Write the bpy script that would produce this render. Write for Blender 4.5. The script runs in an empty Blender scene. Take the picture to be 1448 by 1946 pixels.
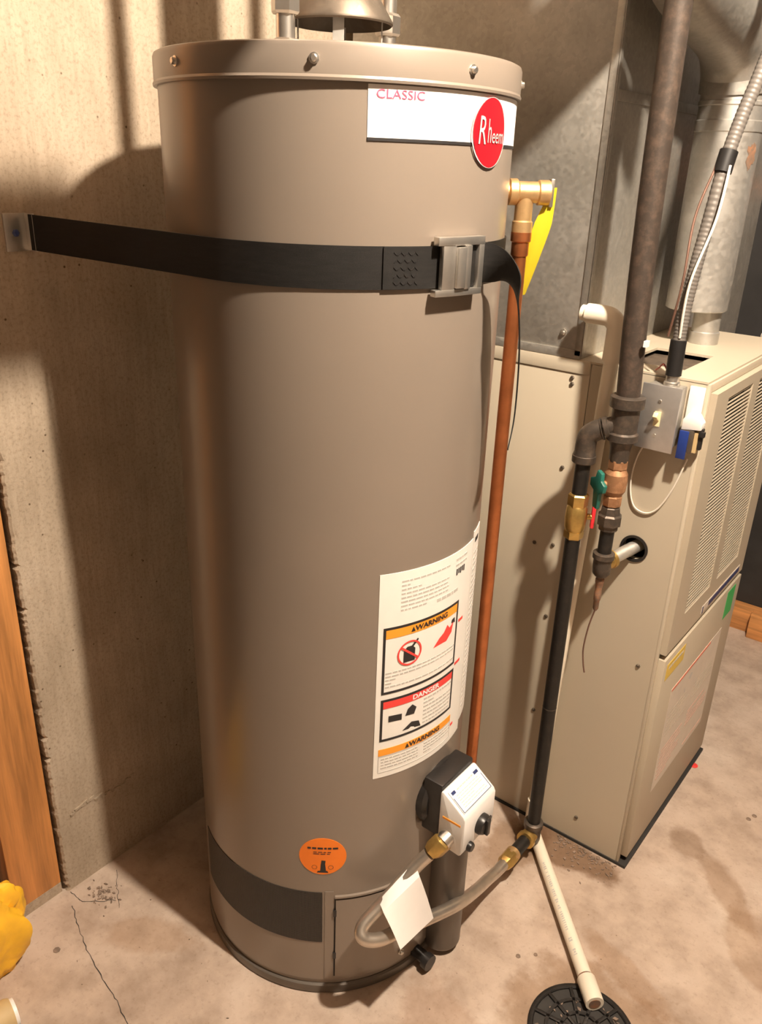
import bpy, bmesh, math, random
from mathutils import Vector, Matrix
random.seed(7)
S = bpy.context.scene
COL = S.collection
R = math.radians

# ------------------------------------------------------------------ camera, world, exposure
# room frame: X = out from the concrete wall, Y = along it, Z = up; heater axis at the origin
cam_d = bpy.data.cameras.new('camera')
cam = bpy.data.objects.new('camera', cam_d)
COL.objects.link(cam)
cam_d.sensor_fit = 'HORIZONTAL'
cam_d.sensor_width = 36.0
cam_d.lens = 36.0 * 1555.75 / 1448.0
cam_d.clip_start = 0.02
CF = Vector((-0.559, 0.730, -0.393)).normalized()
CR = Vector((0.785, 0.619, 0.033)); CR = (CR - CF * CR.dot(CF)).normalized()
CU = CR.cross(CF)
mw = Matrix((CR, CU, -CF)).transposed().to_4x4()
mw.translation = Vector((0.855, -0.984, 1.427))
cam.matrix_world = mw
S.camera = cam

w = bpy.data.worlds.new('world'); S.world = w; w.use_nodes = True
w.node_tree.nodes['Background'].inputs[0].default_value = (1.0, 0.85, 0.7, 1)
w.node_tree.nodes['Background'].inputs[1].default_value = 0.005
S.view_settings.view_transform = 'Standard'
S.view_settings.look = 'None'
S.view_settings.gamma = 1.0
S.view_settings.use_curve_mapping = False
S.view_settings.exposure = 0.0

LAMP_POS = Vector((1.0, -0.2, 2.42))
LAMP_COL = (1.0, 0.86, 0.70, 1)
LAMP_STRENGTH = 5700.0
FILL_POS = Vector((2.1, -1.9, 2.42))  # unseen second bulb, added as weak fill
FILL_STRENGTH = 50.0

# ------------------------------------------------------------------ materials
def newmat(name):
    m = bpy.data.materials.new(name); m.use_nodes = True
    nt = m.node_tree
    return m, nt, nt.nodes['Principled BSDF']

def nd(nt, t, **kw):
    n = nt.nodes.new(t)
    for k, v in kw.items():
        if k.startswith('i_'):
            n.inputs[k[2:].replace('_', ' ')].default_value = v
        else:
            setattr(n, k, v)
    return n

def c4(c, f=1.0):
    return (min(c[0]*f, 1), min(c[1]*f, 1), min(c[2]*f, 1), 1)

def coords(nt, scale=(1, 1, 1)):
    tc = nd(nt, 'ShaderNodeTexCoord')
    mp = nd(nt, 'ShaderNodeMapping')
    mp.inputs['Scale'].default_value = scale
    nt.links.new(tc.outputs['Object'], mp.inputs['Vector'])
    return mp.outputs['Vector']

def noise(nt, vec, scale, detail=4, rough=0.55):
    n = nd(nt, 'ShaderNodeTexNoise')
    n.inputs['Scale'].default_value = scale
    n.inputs['Detail'].default_value = detail
    n.inputs['Roughness'].default_value = rough
    nt.links.new(vec, n.inputs['Vector'])
    return n.outputs['Fac']

def ramp(nt, fac, stops):
    r = nd(nt, 'ShaderNodeValToRGB')
    e = r.color_ramp.elements
    while len(e) < len(stops): e.new(0.5)
    for k, (p, c) in enumerate(stops):
        e[k].position = p; e[k].color = c if len(c) == 4 else (*c, 1)
    nt.links.new(fac, r.inputs['Fac'])
    return r.outputs['Color']

def mix(nt, fac, a, b, mode='MIX'):
    m = nd(nt, 'ShaderNodeMix', data_type='RGBA', blend_type=mode)
    for sock, v in ((m.inputs[0], fac), (m.inputs[6], a), (m.inputs[7], b)):
        if isinstance(v, (int, float)): sock.default_value = v
        elif isinstance(v, tuple): sock.default_value = v
        else: nt.links.new(v, sock)
    return m.outputs[2]

def math_n(nt, op, a, b=0.0, clamp=False):
    m = nd(nt, 'ShaderNodeMath', operation=op, use_clamp=clamp)
    for s, v in ((m.inputs[0], a), (m.inputs[1], b)):
        if isinstance(v, (int, float)): s.default_value = v
        else: nt.links.new(v, s)
    return m.outputs[0]

def bump(nt, bsdf, h, strength, dist=0.002):
    b = nd(nt, 'ShaderNodeBump')
    b.inputs['Strength'].default_value = strength
    b.inputs['Distance'].default_value = dist
    nt.links.new(h, b.inputs['Height'])
    nt.links.new(b.outputs['Normal'], bsdf.inputs['Normal'])

def simple(name, col, rough=0.5, metal=0.0, var=0.06, scale=30, bmp=0.0, bscale=120, coat=0.0, spec=0.5, stretch=(1, 1, 1), emit=None):
    m, nt, b = newmat(name)
    v = coords(nt, stretch)
    f = noise(nt, v, scale)
    nt.links.new(ramp(nt, f, [(0.3, c4(col, 1-var)), (0.7, c4(col, 1+var))]), b.inputs['Base Color'])
    b.inputs['Roughness'].default_value = rough
    b.inputs['Metallic'].default_value = metal
    b.inputs['Specular IOR Level'].default_value = spec
    if coat:
        b.inputs['Coat Weight'].default_value = coat; b.inputs['Coat Roughness'].default_value = 0.2
    if bmp:
        bump(nt, b, noise(nt, v, bscale), bmp)
    if emit:
        b.inputs['Emission Color'].default_value = emit[0]; b.inputs['Emission Strength'].default_value = emit[1]
    return m

def galvanized(name, col=(0.50, 0.48, 0.44), rough=0.46, sc=150, dirt=0.12):
    m, nt, b = newmat(name)
    v = coords(nt)
    vo = nd(nt, 'ShaderNodeTexVoronoi'); vo.inputs['Scale'].default_value = sc
    nt.links.new(v, vo.inputs['Vector'])
    sp = nd(nt, 'ShaderNodeSeparateColor'); nt.links.new(vo.outputs['Color'], sp.inputs[0])
    spangle = ramp(nt, sp.outputs[0], [(0.0, c4(col, 0.94)), (1.0, c4(col, 1.05))])
    d = ramp(nt, noise(nt, v, 5, 6, 0.65), [(0.38, c4(col, 1-dirt)), (0.65, c4((1, 1, 1), 1.0))])
    nt.links.new(mix(nt, 0.45, spangle, d, 'MULTIPLY'), b.inputs['Base Color'])
    b.inputs['Metallic'].default_value = 0.75
    rr = math_n(nt, 'MULTIPLY_ADD', sp.outputs[1], 0.14); nt.nodes[-1].inputs[2].default_value = rough
    nt.links.new(rr, b.inputs['Roughness'])
    bump(nt, b, noise(nt, v, 9, 2), 0.15, 0.003)
    return m

def concrete_wall():
    m, nt, b = newmat('concrete_wall')
    v = coords(nt)
    vs = coords(nt, (1, 14, 1.2))
    big = noise(nt, v, 5, 6, 0.6)
    base = ramp(nt, big, [(0.3, (0.37, 0.295, 0.215, 1)), (0.5, (0.44, 0.355, 0.265, 1)), (0.72, (0.50, 0.41, 0.315, 1))])
    grain = ramp(nt, noise(nt, vs, 5, 5, 0.7), [(0.3, (0.80, 0.79, 0.77, 1)), (0.65, (1, 1, 1, 1))])
    c = mix(nt, 0.8, base, grain, 'MULTIPLY')
    fine = ramp(nt, noise(nt, v, 160, 3, 0.7), [(0.32, (0.72, 0.70, 0.68, 1)), (0.5, (1, 1, 1, 1))])
    c = mix(nt, 0.8, c, fine, 'MULTIPLY')
    vo = nd(nt, 'ShaderNodeTexVoronoi'); vo.inputs['Scale'].default_value = 42
    nt.links.new(v, vo.inputs['Vector'])
    pits = ramp(nt, vo.outputs['Distance'], [(0.05, (0.25, 0.2, 0.15, 1)), (0.11, (1, 1, 1, 1))])
    pm = ramp(nt, noise(nt, v, 11, 2), [(0.52, (1, 1, 1, 1)), (0.58, (0, 0, 0, 1))])
    pitc = mix(nt, pm, pits, (1, 1, 1, 1))
    c = mix(nt, 1.0, c, pitc, 'MULTIPLY')
    nt.links.new(c, b.inputs['Base Color'])
    b.inputs['Roughness'].default_value = 0.88
    b.inputs['Specular IOR Level'].default_value = 0.25
    h = math_n(nt, 'ADD', math_n(nt, 'MULTIPLY', noise(nt, v, 120, 5, 0.7), 0.7), math_n(nt, 'MULTIPLY', noise(nt, vs, 7, 5, 0.7), 0.9))
    bump(nt, b, h, 0.55, 0.003)
    return m

def concrete_floor():
    m, nt, b = newmat('concrete_floor')
    v = coords(nt)
    big = noise(nt, v, 3.2, 8, 0.62)
    base = ramp(nt, big, [(0.30, (0.36, 0.275, 0.215, 1)), (0.44, (0.47, 0.37, 0.295, 1)), (0.56, (0.54, 0.435, 0.355, 1)), (0.70, (0.62, 0.52, 0.435, 1))])
    bl = ramp(nt, noise(nt, v, 14, 6, 0.6), [(0.33, (0.70, 0.67, 0.64, 1)), (0.58, (1, 1, 1, 1))])
    c = mix(nt, 0.75, base, bl, 'MULTIPLY')
    fl = ramp(nt, noise(nt, v, 95, 4, 0.7), [(0.28, (0.70, 0.66, 0.62, 1)), (0.45, (1, 1, 1, 1))])
    c = mix(nt, 0.6, c, fl, 'MULTIPLY')
    geo = nd(nt, 'ShaderNodeTexCoord')
    sep = nd(nt, 'ShaderNodeSeparateXYZ'); nt.links.new(geo.outputs['Object'], sep.inputs[0])
    wob = math_n(nt, 'MULTIPLY', math_n(nt, 'SUBTRACT', noise(nt, v, 9, 5, 0.6), 0.5), 0.9)
    # damp and dirt stains with their own outline: (cx, cy, rx, ry, colour, strength, rotation)
    for cx, cy, rx, ry, col, st, rot in (
            (0.555, 0.615, 0.060, 0.040, (0.66, 0.60, 0.54, 1), 0.9, -30),
            (0.66, 0.545, 0.110, 0.035, (0.70, 0.62, 0.54, 1), 0.8, -45),
            (0.76, 0.43, 0.100, 0.050, (0.74, 0.65, 0.56, 1), 0.7, -60),
            (0.35, 0.41, 0.11, 0.05, (0.42, 0.33, 0.25, 1), 0.95, 0),
            (0.245, 0.36, 0.06, 0.09, (0.60, 0.50, 0.40, 1), 0.8, 0),
            (0.57, 0.05, 0.15, 0.13, (0.62, 0.52, 0.42, 1), 0.8, 20),
            (0.59, 0.20, 0.10, 0.03, (0.80, 0.70, 0.60, 1), 0.7, -20),
            (0.36, -0.12, 0.12, 0.07, (0.70, 0.60, 0.53, 1), 0.6, -50),
            (-0.20, -0.33, 0.10, 0.035, (0.82, 0.74, 0.66, 1), 0.8, 30)):
        ca, sa = math.cos(R(rot)), math.sin(R(rot))
        dx = math_n(nt, 'SUBTRACT', sep.outputs[0], cx); dy = math_n(nt, 'SUBTRACT', sep.outputs[1], cy)
        u = math_n(nt, 'DIVIDE', math_n(nt, 'ADD', math_n(nt, 'MULTIPLY', dx, ca), math_n(nt, 'MULTIPLY', dy, sa)), rx)
        t = math_n(nt, 'DIVIDE', math_n(nt, 'SUBTRACT', math_n(nt, 'MULTIPLY', dy, ca), math_n(nt, 'MULTIPLY', dx, sa)), ry)
        d = math_n(nt, 'SQRT', math_n(nt, 'ADD', math_n(nt, 'MULTIPLY', u, u), math_n(nt, 'MULTIPLY', t, t)))
        d = math_n(nt, 'ADD', d, math_n(nt, 'MULTIPLY', wob, 2.0))
        k = nd(nt, 'ShaderNodeMapRange'); k.interpolation_type = 'SMOOTHSTEP'
        k.inputs['From Min'].default_value = 1.25; k.inputs['From Max'].default_value = 0.8
        k.inputs['To Min'].default_value = 0; k.inputs['To Max'].default_value = st
        nt.links.new(d, k.inputs['Value'])
        c = mix(nt, k.outputs[0], c, mix(nt, 1.0, c, col, 'MULTIPLY'))
    nt.links.new(c, b.inputs['Base Color'])
    b.inputs['Roughness'].default_value = 0.8
    b.inputs['Specular IOR Level'].default_value = 0.3
    h = math_n(nt, 'ADD', noise(nt, v, 45, 6, 0.65), math_n(nt, 'MULTIPLY', noise(nt, v, 8, 3), 0.8))
    bump(nt, b, h, 0.3, 0.003)
    return m

def wood(name, col=(0.55, 0.26, 0.085), rough=0.6, axis='Z'):
    m, nt, b = newmat(name)
    st = {'Z': (22, 22, 1.2), 'X': (1.2, 22, 22), 'Y': (22, 1.2, 22)}[axis]
    v = coords(nt, st)
    f = noise(nt, v, 3, 6, 0.6)
    nt.links.new(ramp(nt, f, [(0.3, c4(col, 0.6)), (0.5, c4(col, 1.0)), (0.72, c4(col, 1.35))]), b.inputs['Base Color'])
    b.inputs['Roughness'].default_value = rough
    bump(nt, b, f, 0.15)
    return m

def rusty(name, base=(0.10, 0.082, 0.07), rust=(0.22, 0.13, 0.08), rough=0.55, metal=0.55, lo=0.45, hi=0.7):
    m, nt, b = newmat(name)
    v = coords(nt)
    f = noise(nt, v, 60, 6, 0.7)
    nt.links.new(ramp(nt, f, [(lo, c4(base)), (hi, c4(rust))]), b.inputs['Base Color'])
    b.inputs['Metallic'].default_value = metal
    b.inputs['Roughness'].default_value = rough
    bump(nt, b, noise(nt, v, 220, 4, 0.7), 0.3, 0.001)
    return m

def screen_mat():
    m, nt, b = newmat('perforated_screen')
    v = coords(nt)
    mp = nd(nt, 'ShaderNodeTexCoord')
    sep = nd(nt, 'ShaderNodeSeparateXYZ'); nt.links.new(mp.outputs['Object'], sep.inputs[0])
    ang = math_n(nt, 'ARCTAN2', sep.outputs[1], sep.outputs[0])
    s = math_n(nt, 'MULTIPLY', ang, 0.25)
    a = math_n(nt, 'SINE', math_n(nt, 'MULTIPLY', math_n(nt, 'ADD', s, sep.outputs[2]), 1250))
    c = math_n(nt, 'SINE', math_n(nt, 'MULTIPLY', math_n(nt, 'SUBTRACT', s, sep.outputs[2]), 1250))
    f = math_n(nt, 'MULTIPLY', a, c)
    nt.links.new(ramp(nt, math_n(nt, 'ADD', math_n(nt, 'MULTIPLY', f, 0.5), 0.5), [(0.35, (0.02, 0.018, 0.016, 1)), (0.6, (0.075, 0.065, 0.056, 1))]), b.inputs['Base Color'])
    b.inputs['Roughness'].default_value = 0.45
    b.inputs['Metallic'].default_value = 0.4
    bump(nt, b, f, 0.5, 0.001)
    return m

MAT = dict(
    wall=concrete_wall(), floor=concrete_floor(),
    tank=simple('tank_paint', (0.255, 0.210, 0.170), 0.36, 0.15, 0.025, 6, 0.02, 200, 0.35),
    tank_dark=simple('tank_base_paint', (0.15, 0.13, 0.11), 0.4, 0.3, 0.04, 8),
    white=simple('white_vinyl', (0.90, 0.88, 0.86), 0.45, 0, 0.01),
    offwhite=simple('label_paper', (0.86, 0.83, 0.77), 0.5, 0, 0.02),
    red=simple('print_red', (0.42, 0.008, 0.016), 0.35, 0, 0.03),
    bright_red=simple('print_bright_red', (0.82, 0.06, 0.05), 0.5, 0, 0.03),
    pink=simple('print_pink', (0.62, 0.08, 0.16), 0.5, 0, 0.05),
    black=simple('print_black', (0.02, 0.018, 0.018), 0.5, 0, 0.05),
    greyprint=simple('print_grey', (0.55, 0.52, 0.48), 0.6, 0, 0.05),
    orange=simple('print_orange', (0.95, 0.36, 0.03), 0.5, 0, 0.03),
    sticker=simple('orange_sticker', (1.0, 0.23, 0.012), 0.4, 0, 0.02),
    silver=simple('silver_print', (0.72, 0.68, 0.66), 0.35, 0.4, 0.03),
    strap=simple('webbing', (0.009, 0.008, 0.007), 0.6, 0, 0.3, 40, 0.35, 700, 0, 0.3, (1, 1, 6)),
    zinc=simple('zinc_plate', (0.66, 0.63, 0.58), 0.32, 0.9, 0.08, 40, 0.05),
    steel=simple('bright_steel', (0.74, 0.70, 0.64), 0.28, 0.95, 0.05, 60),
    flex=simple('flex_steel', (0.62, 0.55, 0.47), 0.34, 0.85, 0.08, 40, 0.05),
    galv=galvanized('galvanized_duct'),
    galv2=galvanized('galvanized_vent', (0.62, 0.60, 0.56), 0.38, 110, 0.25),
    galv_dark=galvanized('galvanized_old', (0.20, 0.165, 0.13), 0.45, 90, 0.3),
    beige=simple('furnace_paint', (0.52, 0.455, 0.35), 0.48, 0.05, 0.025, 4, 0.02, 300),
    beige_door=simple('furnace_door_paint', (0.48, 0.415, 0.315), 0.5, 0.05, 0.03, 5),
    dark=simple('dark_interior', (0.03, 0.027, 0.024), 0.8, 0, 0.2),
    copper=simple('copper', (0.62, 0.22, 0.085), 0.36, 0.9, 0.18, 25),
    brass=simple('brass', (0.60, 0.40, 0.13), 0.36, 0.85, 0.15, 60, 0.1),
    bronze=simple('cast_bronze', (0.70, 0.46, 0.22), 0.42, 0.8, 0.12, 60, 0.15),
    yellow_tag=simple('yellow_tag', (0.55, 0.44, 0.015), 0.5, 0, 0.05),
    iron=rusty('iron_pipe', (0.066, 0.050, 0.040), (0.125, 0.088, 0.066), 0.5, 0.4),
    iron_fit=rusty('iron_fitting', (0.085, 0.07, 0.058), (0.16, 0.12, 0.09), 0.42, 0.55),
    black_pipe=rusty('black_pipe', (0.022, 0.02, 0.018), (0.05, 0.038, 0.03), 0.45, 0.4, 0.5, 0.85),
    rust=rusty('rust', (0.20, 0.13, 0.09), (0.38, 0.17, 0.08), 0.75, 0.2),
    rust_valve=rusty('rusty_valve', (0.35, 0.18, 0.09), (0.55, 0.30, 0.16), 0.55, 0.5),
    pvc=simple('pvc', (0.82, 0.74, 0.60), 0.38, 0, 0.03, 12),
    green=simple('green_handle', (0.015, 0.13, 0.10), 0.4, 0, 0.1),
    red_handle=simple('red_handle', (0.80, 0.03, 0.04), 0.4, 0, 0.05),
    plate=simple('switch_plate', (0.58, 0.56, 0.54), 0.38, 0.8, 0.06, 50),
    ivory=simple('ivory_plastic', (0.85, 0.72, 0.42), 0.4, 0, 0.03),
    plastic_white=simple('white_plastic', (0.85, 0.83, 0.80), 0.4, 0, 0.02),
    plastic_black=simple('black_plastic', (0.02, 0.018, 0.017), 0.35, 0, 0.1),
    blue=simple('blue_label', (0.012, 0.035, 0.20), 0.45, 0, 0.05),
    navy=simple('navy_label', (0.03, 0.045, 0.14), 0.45, 0, 0.05),
    greenst=simple('green_sticker', (0.03, 0.42, 0.11), 0.5, 0, 0.04),
    yellowst=simple('yellow_sticker', (0.72, 0.50, 0.08), 0.5, 0, 0.04),
    faded=simple('faded_label', (0.66, 0.58, 0.49), 0.5, 0, 0.05, 30),
    fadedred=simple('faded_red_print', (0.72, 0.22, 0.14), 0.5, 0, 0.1, 60),
    palered=simple('pale_red_print', (0.66, 0.42, 0.34), 0.5, 0, 0.1, 60),
    screen=screen_mat(),
    cast=simple('cast_drain', (0.022, 0.019, 0.017), 0.5, 0.3, 0.3, 60, 0.4, 200),
    gravel=simple('gravel', (0.22, 0.16, 0.12), 0.8, 0, 0.4, 40, 0.3),
    stud=wood('stud_wood', (0.56, 0.245, 0.075)),
    plank=wood('plate_wood', (0.60, 0.27, 0.09), axis='X'),
    joist=wood('ceiling_wood', (0.17, 0.11, 0.065), 0.7, 'Y'),
    blackwall=simple('dark_panel', (0.028, 0.026, 0.025), 0.55, 0, 0.2, 12, 0.1, 30),
    plaster=simple('plaster', (0.16, 0.13, 0.10), 0.9, 0, 0.06, 6),
    tarp=simple('yellow_tarp', (0.92, 0.50, 0.03), 0.42, 0, 0.12, 20, 0.3, 60),
    canvas=simple('beige_canvas', (0.55, 0.40, 0.20), 0.6, 0, 0.12, 20, 0.2, 60),
    abs=simple('abs_plastic', (0.03, 0.03, 0.03), 0.45, 0, 0.1),
    porcelain=simple('porcelain', (0.85, 0.83, 0.8), 0.3, 0, 0.02),
    tape=simple('black_tape', (0.012, 0.011, 0.011), 0.5, 0, 0.2),
    paper=simple('white_paper', (0.92, 0.88, 0.84), 0.6, 0, 0.02),
    copperwire=simple('dark_wire', (0.16, 0.085, 0.06), 0.5, 0.3, 0.2),
    whitewire=simple('white_wire', (0.78, 0.72, 0.62), 0.45, 0, 0.03),
    redwire=simple('red_wire', (0.55, 0.16, 0.14), 0.5, 0, 0.05),
    tray=simple('brown_tray', (0.10, 0.075, 0.055), 0.7, 0.2, 0.3, 60),
    conduit=simple('conduit_grey', (0.15, 0.135, 0.12), 0.5, 0.1, 0.05, 40),
    bulb=None)
def bulb_mat(name, strength):
    m, nt, b = newmat(name)
    b.inputs['Base Color'].default_value = (1, 1, 1, 1)
    b.inputs['Emission Color'].default_value = LAMP_COL
    b.inputs['Emission Strength'].default_value = strength
    return m

# ------------------------------------------------------------------ geometry helpers
def frame(axis):
    a = Vector(axis).normalized()
    t = Vector((0, 0, 1)) if abs(a.z) < 0.9 else Vector((1, 0, 0))
    u = t.cross(a).normalized(); v = a.cross(u)
    return u, v, a

class MB:
    def __init__(s): s.v = []; s.f = []
    def add(s, vs, fs):
        o = len(s.v); s.v += [Vector(p) for p in vs]; s.f += [tuple(i+o for i in f) for f in fs]; return s
    def box(s, x0, x1, y0, y1, z0, z1):
        return s.add([(x0,y0,z0),(x1,y0,z0),(x1,y1,z0),(x0,y1,z0),(x0,y0,z1),(x1,y0,z1),(x1,y1,z1),(x0,y1,z1)],
                     [(3,2,1,0),(4,5,6,7),(0,1,5,4),(1,2,6,5),(2,3,7,6),(3,0,4,7)])
    def obox(s, c, a, b, d, ha, hb, hd):
        c = Vector(c); a = Vector(a).normalized()*ha; b = Vector(b).normalized()*hb; d = Vector(d).normalized()*hd
        return s.add([c-a-b-d, c+a-b-d, c+a+b-d, c-a+b-d, c-a-b+d, c+a-b+d, c+a+b+d, c-a+b+d],
                     [(3,2,1,0),(4,5,6,7),(0,1,5,4),(1,2,6,5),(2,3,7,6),(3,0,4,7)])
    def lathe(s, prof, o=(0,0,0), axis=(0,0,1), seg=32, closed=False):
        """prof: list of (radius, height) bottom to top; ends are capped unless radius is 0 or closed"""
        u, v, a = frame(axis); o = Vector(o); vs = []; fs = []
        n = len(prof)
        for r, h in prof:
            for k in range(seg):
                t = 2*math.pi*k/seg
                vs.append(o + a*h + (u*math.cos(t) + v*math.sin(t))*r)
        for i in range(n-1 if not closed else n):
            j = (i+1) % n
            for k in range(seg):
                m = (k+1) % seg
                fs.append((i*seg+k, i*seg+m, j*seg+m, j*seg+k))
        if not closed:
            fs.append(tuple(reversed(range(seg)))); fs.append(tuple((n-1)*seg+k for k in range(seg)))
        return s.add(vs, fs)
    def cyl(s, p, q, r, seg=20):
        p = Vector(p); q = Vector(q)
        return s.lathe([(r, 0), (r, (q-p).length)], p, q-p, seg)
    def tube(s, pts, r, seg=14, caps=True, sm=0):
        pts = [Vector(p) for p in pts]
        if sm: pts = smooth_path(pts, sm)
        n = len(pts); vs = []; fs = []
        T = [(pts[min(i+1, n-1)] - pts[max(i-1, 0)]).normalized() for i in range(n)]
        u, v, _ = frame(T[0])
        for i in range(n):
            u = (u - T[i]*u.dot(T[i])).normalized(); v = T[i].cross(u)
            rr = r(i/(n-1)) if callable(r) else r
            for k in range(seg):
                t = 2*math.pi*k/seg
                vs.append(pts[i] + (u*math.cos(t)+v*math.sin(t))*rr)
        for i in range(n-1):
            for k in range(seg):
                m = (k+1) % seg
                fs.append((i*seg+k, i*seg+m, (i+1)*seg+m, (i+1)*seg+k))
        if caps:
            fs.append(tuple(reversed(range(seg)))); fs.append(tuple((n-1)*seg+k for k in range(seg)))
        return s.add(vs, fs)
    def grid(s, fn, nu, nv, flip=False):
        vs = [fn(i/nu, j/nv) for j in range(nv+1) for i in range(nu+1)]
        fs = []
        for j in range(nv):
            for i in range(nu):
                a = j*(nu+1)+i; q = (a, a+1, a+nu+2, a+nu+1)
                fs.append(tuple(reversed(q)) if flip else q)
        return s.add(vs, fs)
    def sheet(s, fn, nu, nv, nrm, th):
        """a grid with thickness; nrm(u, v) gives the normal"""
        a = [Vector(fn(i/nu, j/nv)) for j in range(nv+1) for i in range(nu+1)]
        b = [Vector(fn(i/nu, j/nv)) - Vector(nrm(i/nu, j/nv))*th for j in range(nv+1) for i in range(nu+1)]
        N = len(a); fs = []
        for j in range(nv):
            for i in range(nu):
                k = j*(nu+1)+i
                fs.append((k, k+1, k+nu+2, k+nu+1)); fs.append((N+k, N+k+nu+1, N+k+nu+2, N+k+1))
        def edge(p, q): fs.append((p, N+p, N+q, q))
        for i in range(nu): edge(i, i+1); k = nv*(nu+1)+i; edge(k+1, k)
        for j in range(nv): k = j*(nu+1); edge(k+nu+1, k); edge(k+nu, k+2*nu+1)
        return s.add(a+b, fs)
    def prism(s, poly, a, b, origin, d, depth):
        """poly in (a, b) axes at origin, extruded by depth along d"""
        a = Vector(a); b = Vector(b); d = Vector(d).normalized()*depth; o = Vector(origin)
        p = [o + a*x + b*y for x, y in poly]; n = len(p)
        fs = [tuple(range(n)), tuple(reversed(range(n, 2*n)))]
        for i in range(n): j = (i+1) % n; fs.append((i, i+n, j+n, j))
        return s.add(p + [q+d for q in p], fs)
    def mesh(s, name, off=Vector((0,0,0)), bevel=0.0, smooth=True, angle=35, seg=2):
        me = bpy.data.meshes.new(name)
        me.from_pydata([p-off for p in s.v], [], s.f)
        bm = bmesh.new(); bm.from_mesh(me)
        if bevel:
            bmesh.ops.remove_doubles(bm, verts=bm.verts, dist=1e-6)
            es = [e for e in bm.edges if len(e.link_faces) == 2 and e.calc_face_angle(0) > R(30)]
            bmesh.ops.bevel(bm, geom=es, offset=bevel, segments=seg, affect='EDGES', profile=0.5, clamp_overlap=True)
        bmesh.ops.recalc_face_normals(bm, faces=bm.faces)
        for f in bm.faces: f.smooth = smooth
        for e in bm.edges:
            if len(e.link_faces) == 2 and e.calc_face_angle(0) > R(angle): e.smooth = False
        bm.to_mesh(me); bm.free()
        return me

def smooth_path(p, n):
    out = []
    for i in range(len(p)-1):
        p0 = p[max(i-1, 0)]; p1 = p[i]; p2 = p[i+1]; p3 = p[min(i+2, len(p)-1)]
        for k in range(n):
            t = k/n
            out.append(0.5*((2*p1) + (p2-p0)*t + (2*p0-5*p1+4*p2-p3)*t*t + (3*p1-p0-3*p2+p3)*t**3))
    out.append(p[-1]); return out

ORG = {}
def tagset(o, label, cat, group=None):
    o['label'] = label; o['category'] = cat
    if group: o['group'] = group
def root(name, label, cat, loc, group=None):
    o = bpy.data.objects.new(name, None); COL.objects.link(o); o.location = loc; o.empty_display_size = 0.05
    ORG[o] = Vector(loc); tagset(o, label, cat, group); return o
def part(name, mb, mat, parent, bevel=0.0, label=None, smooth=True, angle=35, seg=2):
    org = ORG[parent]
    me = mb.mesh(name, org, bevel, smooth, angle, seg)
    me.materials.append(MAT[mat] if isinstance(mat, str) else mat)
    o = bpy.data.objects.new(name, me); COL.objects.link(o); o.parent = parent; ORG[o] = org
    if label: o['label'] = label
    if name in ('small_print', 'red_print', 'stamp_print', 'stitching', 'pipe_print', 'bold_print'): o['kind'] = 'stuff'
    return o
def inst(name, me, parent, loc, rot=None):
    """a copy of a shared mesh placed at loc (world), child of parent"""
    o = bpy.data.objects.new(name, me); COL.objects.link(o); o.parent = parent
    o.location = Vector(loc) - ORG[parent]
    if rot is not None: o.rotation_euler = rot
    return o
def thing(name, mb, mat, label, cat, group=None, bevel=0.0, angle=35):
    xs = [p.x for p in mb.v]; ys = [p.y for p in mb.v]; zs = [p.z for p in mb.v]
    org = Vector(((min(xs)+max(xs))/2, (min(ys)+max(ys))/2, min(zs)))
    me = mb.mesh(name, org, bevel, True, angle); me.materials.append(MAT[mat])
    o = bpy.data.objects.new(name, me); COL.objects.link(o); o.location = org; ORG[o] = org
    tagset(o, label, cat, group); return o
def struct(name, mb, mat, parent=None, bevel=0.0, smooth=False):
    org = ORG[parent] if parent else Vector((0, 0, 0))
    me = mb.mesh(name, org, bevel, smooth); me.materials.append(MAT[mat])
    o = bpy.data.objects.new(name, me); COL.objects.link(o); ORG[o] = org
    if parent: o.parent = parent
    else: o['kind'] = 'structure'
    return o
def sharedmesh(mb, mat, bevel=0.0, angle=35):
    me = mb.mesh('shared', Vector((0,0,0)), bevel, True, angle); me.materials.append(MAT[mat]); return me

def text_mesh(s, size, align='CENTER', shear=0.0, bold=0.0):
    cu = bpy.data.curves.new('lettering', 'FONT'); cu.body = s; cu.size = size
    cu.align_x = align; cu.align_y = 'CENTER'; cu.resolution_u = 3; cu.shear = shear; cu.offset = bold
    o = bpy.data.objects.new('lettering', cu); COL.objects.link(o)
    dg = bpy.context.evaluated_depsgraph_get(); e = o.evaluated_get(dg); me = e.to_mesh()
    vs = [v.co.copy() for v in me.vertices]; fs = [tuple(p.vertices) for p in me.polygons]
    e.to_mesh_clear(); bpy.data.objects.remove(o); bpy.data.curves.remove(cu)
    return vs, fs

RT = 0.25
def cyl_pt(phi_deg, r, z):
    t = R(phi_deg); return Vector((r*math.cos(t), r*math.sin(t), z))
class CylMap:                       # (s, z) on the heater's jacket; s is arc length, zero at +X
    def __call__(s, x, z, lift=0.0):
        t = x/RT; r = RT+lift; return Vector((r*math.cos(t), r*math.sin(t), z))
class PlaneMap:
    def __init__(s, o, a, b, n): s.o, s.a, s.b, s.n = Vector(o), Vector(a), Vector(b), Vector(n)
    def __call__(s, x, z, lift=0.0): return s.o + s.a*x + s.b*z + s.n*lift
CYL = CylMap()
FRONT = PlaneMap((0.451, 0, 0), (0, 1, 0), (0, 0, 1), (1, 0, 0))
def deg_s(phi): return R(phi)*RT

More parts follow.
